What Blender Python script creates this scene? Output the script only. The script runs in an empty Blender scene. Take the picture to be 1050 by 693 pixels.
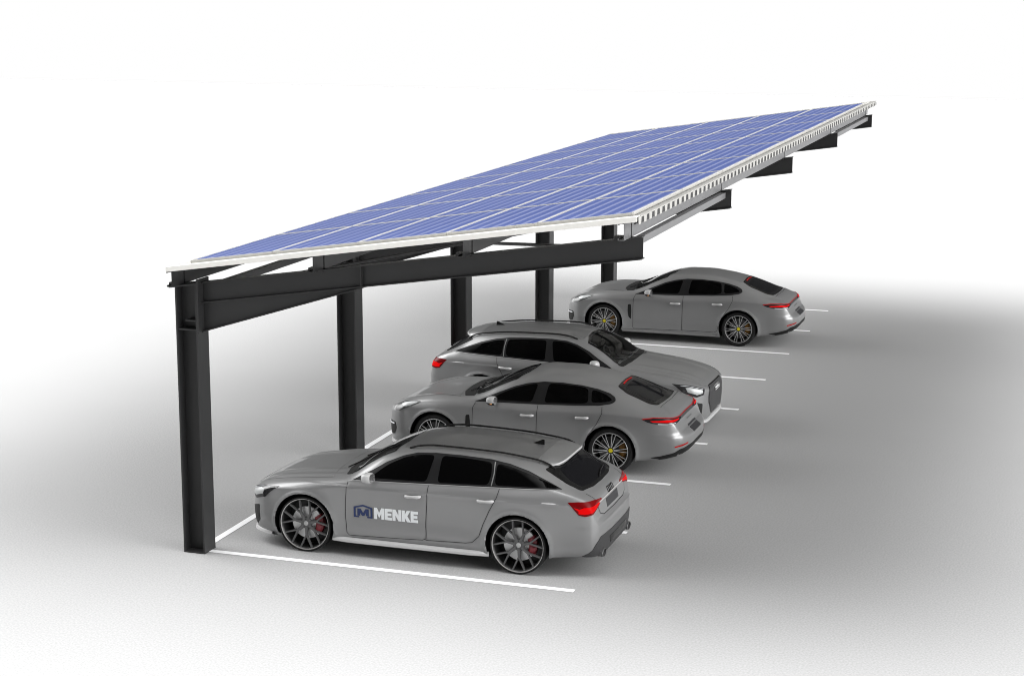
import bpy, bmesh, math, random
import numpy as np
from mathutils import Vector, Matrix
from mathutils.bvhtree import BVHTree
from mathutils.geometry import delaunay_2d_cdt

random.seed(4)
sc = bpy.context.scene
COL = sc.collection
R = math.radians


# ------------------------------------------------------------------ materials
def new_mat(name):
    m = bpy.data.materials.new(name)
    m.use_nodes = True
    nt = m.node_tree
    b = nt.nodes['Principled BSDF']
    return m, nt, b


def simple(name, col, rough=.5, metal=0.0, spec=.5, coat=0.0, coat_rough=.05, noise=0.0, nscale=40.0, bump=0.0):
    m, nt, b = new_mat(name)
    b.inputs['Base Color'].default_value = (*col, 1)
    b.inputs['Roughness'].default_value = rough
    b.inputs['Metallic'].default_value = metal
    b.inputs['Specular IOR Level'].default_value = spec
    b.inputs['Coat Weight'].default_value = coat
    b.inputs['Coat Roughness'].default_value = coat_rough
    if noise or bump:
        tc = nt.nodes.new('ShaderNodeTexCoord')
        n = nt.nodes.new('ShaderNodeTexNoise')
        n.inputs['Scale'].default_value = nscale
        n.inputs['Detail'].default_value = 4
        nt.links.new(tc.outputs['Object'], n.inputs['Vector'])
        if noise:
            mr = nt.nodes.new('ShaderNodeMapRange')
            mr.inputs['To Min'].default_value = 1 - noise
            mr.inputs['To Max'].default_value = 1 + noise
            nt.links.new(n.outputs['Fac'], mr.inputs['Value'])
            mx = nt.nodes.new('ShaderNodeVectorMath')
            mx.operation = 'SCALE'
            mx.inputs[0].default_value = col
            nt.links.new(mr.outputs['Result'], mx.inputs['Scale'])
            nt.links.new(mx.outputs['Vector'], b.inputs['Base Color'])
        if bump:
            bp = nt.nodes.new('ShaderNodeBump')
            bp.inputs['Strength'].default_value = bump
            bp.inputs['Distance'].default_value = .01
            nt.links.new(n.outputs['Fac'], bp.inputs['Height'])
            nt.links.new(bp.outputs['Normal'], b.inputs['Normal'])
    return m


M = {}
M['steel'] = simple('charcoal_painted_steel', (.0215, .0215, .022), .42, spec=.35, noise=.12, nscale=3)
M['galv_lit'] = simple('lit_galvanised_steel', (.185, .185, .19), .45, metal=.35, noise=.12, nscale=25)
M['sheet'] = simple('white_roof_sheet', (.72, .71, .675), .5, noise=.03, nscale=2)
M['eave'] = simple('grey_white_eave_strip', (.40, .395, .375), .5, noise=.04, nscale=3)
M['clamp'] = simple('pale_clamp_rail', (.60, .595, .575), .45, noise=.04, nscale=3)
M['frame'] = simple('anodised_panel_frame', (.60, .59, .56), .4, metal=.3)
M['line'] = simple('white_line_paint', (.82, .82, .83), .6, noise=.08, nscale=30)
M['paint'] = simple('grey_metallic_paint', (.225, .226, .227), .38, metal=.42, spec=.5, coat=.4, coat_rough=.07)
M['roof_shade'] = simple('shaded_roof_paint', (.150, .151, .152), .36, metal=.4, coat=.4, coat_rough=.07)
M['glass'] = simple('dark_car_glass', (.0015, .0015, .0016), .03, spec=.05)
M['glass_rear'] = simple('tinted_rear_glass', (.006, .006, .007), .05, spec=.09)
M['gloss_black'] = simple('gloss_black_trim', (.008, .008, .008), .15, spec=.35)
M['pillar'] = simple('dark_window_frame', (.012, .012, .0125), .35, spec=.2)
M['matte_black'] = simple('matte_black_trim', (.010, .010, .010), .6, spec=.25)
M['dark_grey'] = simple('dark_grey_plastic', (.035, .035, .036), .5, spec=.3)
M['gap'] = simple('shut_line_shadow', (.012, .012, .012), .8, spec=.1)
M['tyre'] = simple('tyre_rubber', (.010, .010, .010), .65, spec=.25, noise=.1)
M['rim_dark'] = simple('gunmetal_rim', (.105, .105, .106), .42, metal=.4)
M['rim_black'] = simple('black_rim', (.012, .012, .012), .4)
M['rim_lip'] = simple('polished_rim_lip', (.50, .49, .48), .3, metal=.5)
M['rim_silver'] = simple('polished_spoke_face', (.62, .62, .62), .3, metal=.6)
M['disc'] = simple('brake_disc_steel', (.62, .62, .62), .4, metal=.4)
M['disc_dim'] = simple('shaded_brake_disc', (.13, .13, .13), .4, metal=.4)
M['hubcap'] = simple('grey_hub_cap', (.38, .38, .38), .35, metal=.3)
M['yellow'] = simple('yellow_hub_cap', (.62, .52, .01), .4)
M['red_caliper'] = simple('red_caliper_paint', (.22, .018, .028), .35)
M['amber_caliper'] = simple('ochre_caliper_paint', (.27, .13, .015), .4)
M['chrome'] = simple('satin_chrome', (.72, .72, .72), .18, metal=.9)
M['mirror_grey'] = simple('light_mirror_cap', (.40, .40, .40), .35, coat=.3)
M['amber'] = simple('amber_indicator', (.62, .22, .015), .35)
M['lamp_clear'] = simple('headlamp_reflector', (.34, .35, .35), .3, metal=.2)
M['lamp_housing_grey'] = simple('grey_lamp_housing', (.06, .062, .062), .12)
M['lamp_glass'] = simple('headlamp_housing', (.018, .018, .019), .08)
M['red_lens'] = simple('dark_red_lens', (.13, .002, .003), .2, spec=.1)
M['plate'] = simple('dark_plate', (.022, .022, .024), .4)
M['navy'] = simple('navy_vinyl', (.007, .020, .085), .45)
M['white_vinyl'] = simple('white_vinyl', (.66, .68, .69), .5)
M['interior'] = simple('dark_interior', (.03, .03, .03), .7)


def emis(name, col, s):
    m, nt, b = new_mat(name)
    b.inputs['Base Color'].default_value = (col[0] * .1, col[1] * .1, col[2] * .1, 1)
    b.inputs['Roughness'].default_value = .4
    b.inputs['Specular IOR Level'].default_value = .03
    b.inputs['Emission Color'].default_value = (*col, 1)
    b.inputs['Emission Strength'].default_value = s
    return m


M['red_lit'] = emis('lit_red_lamp', (.95, .003, .004), .70)
M['red_strip'] = emis('red_light_strip', (.72, .02, .02), .45)
M['led'] = emis('daytime_led', (.95, .97, 1.0), .65)

# clear windscreen glass
m, nt, b = new_mat('clear_windscreen')
gl = nt.nodes.new('ShaderNodeBsdfGlossy'); gl.inputs['Roughness'].default_value = .02
tr = nt.nodes.new('ShaderNodeBsdfTransparent'); tr.inputs['Color'].default_value = (.62, .63, .63, 1)
fr = nt.nodes.new('ShaderNodeFresnel'); fr.inputs['IOR'].default_value = 1.35
mx = nt.nodes.new('ShaderNodeMixShader')
nt.links.new(fr.outputs[0], mx.inputs[0]); nt.links.new(tr.outputs[0], mx.inputs[1]); nt.links.new(gl.outputs[0], mx.inputs[2])
nt.links.new(mx.outputs[0], nt.nodes['Material Output'].inputs['Surface'])
M['windscreen'] = m

# solar cells: blue with fine pale busbar stripes running along the carport
m, nt, b = new_mat('blue_solar_cells')
tc = nt.nodes.new('ShaderNodeTexCoord'); sp = nt.nodes.new('ShaderNodeSeparateXYZ')
nt.links.new(tc.outputs['Object'], sp.inputs[0])


def math_node(op, a=None, v=None, c=None):
    n = nt.nodes.new('ShaderNodeMath'); n.operation = op
    if a is not None: nt.links.new(a, n.inputs[0])
    if v is not None: n.inputs[1].default_value = v
    if c is not None: n.inputs[2].default_value = c
    return n.outputs[0]


PITCH_X, PITCH_Y = 1.150, 2.462
f1 = math_node('FRACT', math_node('MULTIPLY', sp.outputs['X'], 6 / 1.112))
tri = math_node('ABSOLUTE', math_node('SUBTRACT', f1, .5))
ramp = nt.nodes.new('ShaderNodeMapRange'); ramp.inputs['From Min'].default_value = .24; ramp.inputs['From Max'].default_value = .44
ramp.interpolation_type = 'SMOOTHSTEP'
nt.links.new(tri, ramp.inputs['Value'])
f2 = math_node('FRACT', math_node('MULTIPLY', sp.outputs['Y'], 14 / 2.4))
t2 = math_node('ABSOLUTE', math_node('SUBTRACT', f2, .5))
r2 = nt.nodes.new('ShaderNodeMapRange'); r2.inputs['From Min'].default_value = .46; r2.inputs['From Max'].default_value = .49
r2.inputs['To Max'].default_value = .0
nt.links.new(t2, r2.inputs['Value'])
mxm = nt.nodes.new('ShaderNodeMath'); mxm.operation = 'MAXIMUM'
nt.links.new(ramp.outputs[0], mxm.inputs[0]); nt.links.new(r2.outputs[0], mxm.inputs[1])
cm = nt.nodes.new('ShaderNodeMix'); cm.data_type = 'RGBA'
nt.links.new(mxm.outputs[0], cm.inputs['Factor'])
cm.inputs['A'].default_value = (.092, .130, .350, 1)
cm.inputs['B'].default_value = (.25, .285, .475, 1)
ns = nt.nodes.new('ShaderNodeTexNoise'); ns.inputs['Scale'].default_value = 6
nt.links.new(tc.outputs['Object'], ns.inputs['Vector'])
mr = nt.nodes.new('ShaderNodeMapRange'); mr.inputs['To Min'].default_value = .92; mr.inputs['To Max'].default_value = 1.08
nt.links.new(ns.outputs['Fac'], mr.inputs['Value'])
vm = nt.nodes.new('ShaderNodeVectorMath'); vm.operation = 'SCALE'
nt.links.new(cm.outputs['Result'], vm.inputs[0]); nt.links.new(mr.outputs[0], vm.inputs['Scale'])
nt.links.new(vm.outputs[0], b.inputs['Base Color'])
b.inputs['Roughness'].default_value = .35
b.inputs['Specular IOR Level'].default_value = .12
M['cells'] = m

# ground: pale studio floor with a fine speckle
m, nt, b = new_mat('pale_ground')
tc = nt.nodes.new('ShaderNodeTexCoord')
n1 = nt.nodes.new('ShaderNodeTexNoise'); n1.inputs['Scale'].default_value = 40; n1.inputs['Detail'].default_value = 2
n2 = nt.nodes.new('ShaderNodeTexNoise'); n2.inputs['Scale'].default_value = .35; n2.inputs['Detail'].default_value = 3
nt.links.new(tc.outputs['Object'], n1.inputs['Vector']); nt.links.new(tc.outputs['Object'], n2.inputs['Vector'])
a1 = nt.nodes.new('ShaderNodeMapRange'); a1.inputs['From Min'].default_value = .3; a1.inputs['From Max'].default_value = .7
a1.inputs['To Min'].default_value = .277; a1.inputs['To Max'].default_value = .338
a2 = nt.nodes.new('ShaderNodeMapRange'); a2.inputs['To Min'].default_value = -.012; a2.inputs['To Max'].default_value = .012
nt.links.new(n1.outputs['Fac'], a1.inputs['Value']); nt.links.new(n2.outputs['Fac'], a2.inputs['Value'])
ad = nt.nodes.new('ShaderNodeMath'); ad.operation = 'ADD'
nt.links.new(a1.outputs[0], ad.inputs[0]); nt.links.new(a2.outputs[0], ad.inputs[1])
cc = nt.nodes.new('ShaderNodeCombineColor')
for i in range(3): nt.links.new(ad.outputs[0], cc.inputs[i])
nt.links.new(cc.outputs[0], b.inputs['Base Color'])
b.inputs['Roughness'].default_value = .95
b.inputs['Specular IOR Level'].default_value = .05
M['ground'] = m


# ------------------------------------------------------------------ mesh helpers
class MB:
    """collects shapes into one mesh"""
    def __init__(s): s.v = []; s.f = []; s.mi = []

    def add(s, verts, faces, mi=0):
        o = len(s.v); s.v += [tuple(p) for p in verts]
        s.f += [tuple(i + o for i in f) for f in faces]; s.mi += [mi] * len(faces)

    def hexa(s, p, mi=0):   # 8 corners: bottom ring then top ring
        s.add(p, [(3, 2, 1, 0), (4, 5, 6, 7), (0, 1, 5, 4), (1, 2, 6, 5), (2, 3, 7, 6), (3, 0, 4, 7)], mi)

    def box(s, x0, x1, y0, y1, z0, z1, mi=0):
        s.hexa([(x0, y0, z0), (x1, y0, z0), (x1, y1, z0), (x0, y1, z0), (x0, y0, z1), (x1, y0, z1), (x1, y1, z1), (x0, y1, z1)], mi)

    def prism_y(s, poly, y0, y1, mi=0):   # poly in (x,z), extruded along y
        n = len(poly)
        vs = [(x, y0, z) for x, z in poly] + [(x, y1, z) for x, z in poly]
        s.add(vs, [tuple(range(n)), tuple(reversed(range(n, 2 * n)))] + [(i, i + n, (i + 1) % n + n, (i + 1) % n) for i in range(n)], mi)

    def tube(s, pts, r, n=10, mi=0, cap=True, squash=1.0):
        pts = [Vector(p) for p in pts]; rings = []
        rr = r if isinstance(r, (list, tuple)) else [r] * len(pts)
        for i, p in enumerate(pts):
            t = (pts[min(i + 1, len(pts) - 1)] - pts[max(i - 1, 0)]).normalized()
            u = t.cross(Vector((0, 0, 1)))
            if u.length < .05: u = t.cross(Vector((1, 0, 0)))
            u.normalize(); w = u.cross(t).normalized()
            rings.append([p + (u * math.cos(a) + w * math.sin(a) * squash) * rr[i] for a in [2 * math.pi * k / n for k in range(n)]])
        vs = [q for rg in rings for q in rg]; fs = []
        for i in range(len(pts) - 1):
            for k in range(n):
                fs.append((i * n + k, i * n + (k + 1) % n, (i + 1) * n + (k + 1) % n, (i + 1) * n + k))
        if cap:
            fs.append(tuple(reversed(range(n)))); fs.append(tuple(range((len(pts) - 1) * n, len(pts) * n)))
        s.add(vs, fs, mi)

    def lathe_y(s, prof, n=64, mi=0, a0=0.0, a1=2 * math.pi, cx=0, cz=0):   # prof: (r, y)
        full = abs(a1 - a0 - 2 * math.pi) < 1e-6
        m_ = n if full else n + 1
        vs = []
        for k in range(m_):
            a = a0 + (a1 - a0) * k / n
            vs += [(cx + r * math.cos(a), y, cz + r * math.sin(a)) for r, y in prof]
        P = len(prof); fs = []
        for k in range(n):
            k2 = (k + 1) % m_
            for i in range(P - 1):
                fs.append((k * P + i, k2 * P + i, k2 * P + i + 1, k * P + i + 1))
        s.add(vs, fs, mi)

    def build(s, name, mats, parent=None, smooth=None, loc=None):
        me = bpy.data.meshes.new(name)
        me.from_pydata(s.v, [], s.f); me.update()
        mats = mats if isinstance(mats, (list, tuple)) else [mats]
        for m_ in mats: me.materials.append(m_)
        me.polygons.foreach_set('material_index', s.mi)
        bm = bmesh.new(); bm.from_mesh(me)
        bmesh.ops.recalc_face_normals(bm, faces=bm.faces)
        bm.to_mesh(me); bm.free()
        if smooth is not None:
            me.polygons.foreach_set('use_smooth', [True] * len(me.polygons))
            me.set_sharp_from_angle(angle=R(smooth))
        return link(name, me, parent, loc)


def link(name, me, parent=None, loc=None):
    o = bpy.data.objects.new(name, me); COL.objects.link(o)
    if parent: o.parent = parent
    if loc is not None: o.location = loc
    return o


def empty(name, loc, rz=0.0):
    o = bpy.data.objects.new(name, None); COL.objects.link(o)
    o.location = loc; o.rotation_euler = (0, 0, rz); o.empty_display_size = .3
    return o


def tag(o, label=None, cat=None, group=None, kind=None):
    if label: o['label'] = label
    if cat: o['category'] = cat
    if group: o['group'] = group
    if kind: o['kind'] = kind
    return o


def copy_tree(o, parent=None):
    c = o.copy(); COL.objects.link(c)
    if parent: c.parent = parent
    for ch in list(o.children): copy_tree(ch, c)
    return c


# ------------------------------------------------------------------ ground and markings
g = MB(); S = 75
g.add([(-S, -S, 0), (112, -S, 0), (112, S + 20, 0), (-S, S + 20, 0)], [(0, 1, 2, 3)])
tag(g.build('ground', M['ground']), 'pale grey paved ground under the carport fading to white', kind='structure')

LW = .105
ordn = ['nearest of the white bay lines, in front of the lettered estate car', 'white bay line just beyond the lettered estate car and mostly hidden by it',
        'white bay line on the camera side of the fastback in the second row', 'white bay line between the middle fastback and reversed estate',
        'white bay line just beyond the reversed estate car', 'white bay line in the middle of the empty bays beyond the reversed estate',
        'white bay line on the camera side of the farthest fastback', 'white bay line just beyond the farthest fastback',
        'farthest of the white bay lines, at the far end']
for k in range(9):
    q = MB(); y = 2.5 * k
    q.add([(LW / 2, -LW / 2, .004), (5.12, -LW / 2, .004), (5.12, LW / 2, .004), (LW / 2, LW / 2, .004)], [(0, 1, 2, 3)])
    o = q.build('bay_line', M['line'], loc=(0, y, 0))
    tag(o, ordn[k], 'painted line', 'white lines between the parking bays', kind='structure')
q = MB()
q.add([(-LW / 2, -LW / 2, .004), (LW / 2, -LW / 2, .004), (LW / 2, 20 + LW / 2, .004), (-LW / 2, 20 + LW / 2, .004)], [(0, 1, 2, 3)])
tag(q.build('bay_head_line', M['line']), 'long white line along the row of carport columns', 'painted line', kind='structure')

# ------------------------------------------------------------------ solar carport
SL = .1465
zb = lambda x: 3.545 + SL * x           # top of the beams
port = empty('solar_carport', (0, 0, 0))
tag(port, 'charcoal steel carport with a sloping roof of blue solar panels', 'carport')
PU = [-.09, 1.86, 3.81, 5.78]

for i in range(5):
    y = 5.0 * i
    c = MB(); h = .147
    zt0, zt1 = zb(-.15), zb(.15)
    for xa, xb in ((-.152, -.130), (.130, .152)):
        c.hexa([(xa, -h, 0), (xb, -h, 0), (xb, h, 0), (xa, h, 0), (xa, -h, zb(xa) - .02), (xb, -h, zb(xb) - .02), (xb, h, zb(xb) - .02), (xa, h, zb(xa) - .02)])
    c.hexa([(-.130, -.007, 0), (.130, -.007, 0), (.130, .007, 0), (-.130, .007, 0), (-.130, -.007, zb(-.13) - .02), (.13, -.007, zb(.13) - .02), (.13, .007, zb(.13) - .02), (-.13, .007, zb(-.13) - .02)])
    # stiffener plates in the web
    for sgn in (-1, 1):
        ya, yb = (-h + .004, -.007) if sgn < 0 else (.007, h - .004)
        c.box(-.130, .130, ya, yb, 2.955, 2.972)
        c.box(-.02, .130, ya, yb, 3.075, 3.090)
    # cap plate, overhanging to the back
    c.hexa([(-.235, -h - .006, zb(-.235) - .02), (.150, -h - .006, zb(.15) - .02), (.150, h + .006, zb(.15) - .02), (-.235, h + .006, zb(-.235) - .02),
            (-.235, -h - .006, zb(-.235)), (.150, -h - .006, zb(.15)), (.150, h + .006, zb(.15)), (-.235, h + .006, zb(-.235))])
    co = c.build('column', M['steel'], port, loc=(0, y, 0))
    bp = MB(); bp.box(-.153, .153, -h - .003, h + .003, 0.001, .016)
    bp.build('base_plate', M['steel'], co)

    b_ = MB(); x0, x1, D, W2, T = .175, 5.925, .27, .068, .013
    b_.box(.152, .176, -h - .004, h + .004, 2.925, zb(.16) + .045)      # end plate
    def sl_box(xa, xb, ya, yb, dz0, dz1):
        b_.hexa([(xa, ya, zb(xa) + dz0), (xb, ya, zb(xb) + dz0), (xb, yb, zb(xb) + dz0), (xa, yb, zb(xa) + dz0),
                 (xa, ya, zb(xa) + dz1), (xb, ya, zb(xb) + dz1), (xb, yb, zb(xb) + dz1), (xa, yb, zb(xa) + dz1)])
    sl_box(.1765, x1, -W2, W2, -T, 0)
    sl_box(.1765, x1, -W2, W2, -D, -D + T)
    sl_box(.1765, x1, -.005, .005, -D + T, -T)
    # haunch: tapered web and its bottom flange
    xe = 2.40; zh = 2.94
    ze = zb(xe) - D
    b_.add([(.1765, -.005, zh), (xe, -.005, ze), (.1765, -.005, zb(.1765) - D), (.1765, .005, zh), (xe, .005, ze), (.1765, .005, zb(.1765) - D)],
           [(0, 1, 2), (5, 4, 3), (0, 3, 4, 1), (1, 4, 5, 2), (2, 5, 3, 0)])
    b_.hexa([(.1765, -W2, zh - T), (xe, -W2, ze - T), (xe, W2, ze - T), (.1765, W2, zh - T), (.1765, -W2, zh), (xe, -W2, ze), (xe, W2, ze), (.1765, W2, zh)])
    for sgn in (-1, 1):                                                  # rib where the haunch ends
        ya, yb = (-W2 + .003, -.005) if sgn < 0 else (.005, W2 - .003)
        xr = xe - .03
        b_.hexa([(xr, ya, zb(xr) - D + T), (xr + .014, ya, zb(xr + .014) - D + T), (xr + .014, yb, zb(xr + .014) - D + T), (xr, yb, zb(xr) - D + T),
                 (xr, ya, zb(xr) - T), (xr + .014, ya, zb(xr + .014) - T), (xr + .014, yb, zb(xr + .014) - T), (xr, yb, zb(xr) - T)])
    b_.build('beam', M['steel'], port, loc=(0, y, 0))

YA, YB = -.32, 20.34
for j, x in enumerate(PU):
    p = MB(); z0 = zb(x) + .002; H = .198; t = .006
    outer = (j == 3)
    p.box(x - t, x, YA, YB, z0, z0 + H)                              # web
    fl = .075
    p.box(x - fl, x - t, YA, YB, z0 + H - t, z0 + H)
    p.box(x - fl, x - t, YA, YB, z0, z0 + t)
    p.box(x - fl, x - fl + t, YA, YB, z0 + t, z0 + .022)             # lips
    p.box(x - fl, x - fl + t, YA, YB, z0 + H - .022, z0 + H - t)
    po = p.build('purlin', M['galv_lit'] if outer else M['steel'], port)  # inner purlins in darker steel, painting in the shade under the roof
    for i in range(5):
        y = 5.0 * i
        s_ = MB(); s_.box(x - .001, x + .004, y - .011, y + .011, z0 + .001, z0 + H - .002)
        s_.build('splice_joint', M['matte_black'], po)
        cl = MB(); cl.box(x - .19, x - .006, y - .06, y + .06, zb(x - .19) + .001, zb(x) + .014)
        cl.box(x - .016, x - .0065, y - .06, y + .06, z0 + .014, z0 + .15)
        cl.build('cleat', M['steel'], po)

for i0 in (0, 3):
    ya, yb = 5.0 * i0, 5.0 * (i0 + 1)
    for x in (.36, 5.80):
        t_ = MB(); zc = zb(x) - .07
        t_.box(x - .042, x + .042, ya + .008, yb - .008, zc - .042, zc + .042)
        t_.build('strut', M['galv_lit'] if x > 1 else M['steel'], port)  # outer strut coloured as lit, inner one as shaded
    for xa, xb, dz in ((.36, 5.80, -.10), (5.80, .36, -.14)):
        d_ = MB()
        d_.tube([(xa, ya + .06, zb(xa) + dz), (xb, yb - .06, zb(xb) + dz)], .022, 8)
        d_.build('diagonal_brace', M['steel'], port, smooth=60)

# trapezoidal sheet, ribs along X, open profile seen at the high edge
sh = MB(); XA, XB = -.13, 5.935; zs0, zs1 = .200, .252
prof = []; y = -.345; pt = .25
while y < 20.40:
    prof += [(y, zs1), (y + .125, zs1), (y + .150, zs0), (y + .225, zs0)]
    y += pt
prof += [(y, zs1), (y + .06, zs1)]
YS = y + .06
vs = []
for dz in (0, .0025):
    for x in (XA, XB):
        vs += [(x, yy, zb(x) + zz + dz) for yy, zz in prof]
n = len(prof); fs = []
for i in range(n - 1):
    fs += [(i, i + 1, n + i + 1, n + i), (2 * n + i, 3 * n + i, 3 * n + i + 1, 2 * n + i + 1),
           (n + i, n + i + 1, 3 * n + i + 1, 3 * n + i), (i, 2 * n + i, 2 * n + i + 1, i + 1)]
sh.add(vs, fs)
sheet = sh.build('roof_sheet', M['sheet'], port)
for ya, yb in ((-.364, -.346), (YS + .001, YS + .019)):
    tr_ = MB()
    tr_.hexa([(XA - .02, ya, zb(XA - .02) + .208), (XB, ya, zb(XB) + .208), (XB, yb, zb(XB) + .208), (XA - .02, yb, zb(XA - .02) + .208),
              (XA - .02, ya, zb(XA - .02) + .268), (XB, ya, zb(XB) + .268), (XB, yb, zb(XB) + .268), (XA - .02, yb, zb(XA - .02) + .268)])
    if ya > 0: tr_.build('verge_trim', M['sheet'], sheet); continue
    tr_.hexa([(XA, -.346, zb(XA) + .256), (XB, -.346, zb(XB) + .256), (XB, -.20, zb(XB) + .256), (XA, -.20, zb(XA) + .256),
          (XA, -.346, zb(XA) + .268), (XB, -.346, zb(XB) + .268), (XB, -.20, zb(XB) + .268), (XA, -.20, zb(XA) + .268)])
    tr_.build('verge_trim', M['sheet'], sheet)
dr = MB()
YT = YS + .02
dr.hexa([(5.845, -.19, zb(5.845) + .2555), (5.950, -.19, zb(5.950) + .2555), (5.950, YT, zb(5.950) + .2555), (5.845, YT, zb(5.845) + .2555),
         (5.845, -.19, zb(5.845) + .263), (5.950, -.19, zb(5.950) + .263), (5.950, YT, zb(5.950) + .263), (5.845, YT, zb(5.845) + .263)])
zt_ = zb(5.95) + .263
dr.box(5.9505, 5.954, -.345, YT, zt_ - .014, zt_)
y = -.345
while y < YT - .20:
    dr.hexa([(5.9505, y + .012, zt_ - .090), (5.954, y + .012, zt_ - .090), (5.954, y + .120, zt_ - .090), (5.9505, y + .120, zt_ - .090),
             (5.9505, y, zt_ - .0142), (5.954, y, zt_ - .0142), (5.954, y + .135, zt_ - .0142), (5.9505, y + .135, zt_ - .0142)])
    y += .25
fc = MB(); fc.box(5.9425, 5.9490, -.34, YT - .02, zt_ - .084, zt_ - .012); fc.hexa([(5.90, -.34, zb(5.90) + .182), (5.915, -.34, zb(5.915) + .182), (5.915, YT - .03, zb(5.915) + .182), (5.90, YT - .03, zb(5.90) + .182),
                    (5.90, -.34, zb(5.90) + .1985), (5.915, -.34, zb(5.915) + .1985), (5.915, YT - .03, zb(5.915) + .1985), (5.90, YT - .03, zb(5.90) + .1985)])
fc.build('rib_gap_shade', M['dark_grey'], sheet)  # dark strip painting shade into the openings under the ribs
dr.build('edge_flashing', M['eave'], sheet)

# solar panels: five across, eight along
ang = -math.atan(SL)
pw, pl = (PITCH_X - .004) , PITCH_Y - .010
PX0, PY0 = .085, -.135
first = None
cosA = math.cos(math.atan(SL))
for r_ in range(8):
    for c_ in range(5):
        if first is None:
            pm = MB(); w, l = pw / cosA, pl
            fw_ = .017
            pm.add([(fw_, fw_, 0.031), (w - fw_, fw_, 0.031), (w - fw_, l - fw_, 0.031), (fw_, l - fw_, 0.031)], [(0, 1, 2, 3)])
            po = pm.build('solar_panel', M['cells'], port)
            fm = MB()
            for a in ((0, w, 0, .050), (0, w, l - .050, l), (0, fw_, .050, l - .050), (w - fw_, w, .042, l - .042)):
                fm.box(a[0], a[1], a[2], a[3], 0, .036, 0)
            fo = fm.build('panel_frame', M['frame'], po)
            # pale long-side strip that shows between the panel rows
            cp = MB()
            cp.box(w - .014, w + .011, .02, l - .02, .0365, .041)
            cpo = cp.build('clamp_rail', M['clamp'], po)
            first = po; o = po
        else:
            o = copy_tree(first, port)
        x = PX0 + PITCH_X * c_
        o.location = (x, PY0 + PITCH_Y * r_, zb(x) + .263)
        o.rotation_euler = (0, ang, 0)


# ------------------------------------------------------------------ cars
def pchip(xs, ys):
    xs = np.asarray(xs, float); ys = np.asarray(ys, float)
    h = np.diff(xs); d = np.diff(ys) / h; n = len(xs); mm = np.zeros(n)
    for i in range(1, n - 1):
        if d[i - 1] * d[i] > 0:
            w1 = 2 * h[i] + h[i - 1]; w2 = h[i] + 2 * h[i - 1]
            mm[i] = (w1 + w2) / (w1 / d[i - 1] + w2 / d[i])
    mm[0] = d[0]; mm[-1] = d[-1]

    def f(x):
        x = np.clip(np.asarray(x, float), xs[0], xs[-1])
        i = np.clip(np.searchsorted(xs, x, side='right') - 1, 0, n - 2)
        t = (x - xs[i]) / h[i]
        return ((1 + 2 * t) * (1 - t) ** 2 * ys[i] + t * (1 - t) ** 2 * h[i] * mm[i] + t * t * (3 - 2 * t) * ys[i + 1] + t * t * (t - 1) * h[i] * mm[i + 1])
    return f


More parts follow.
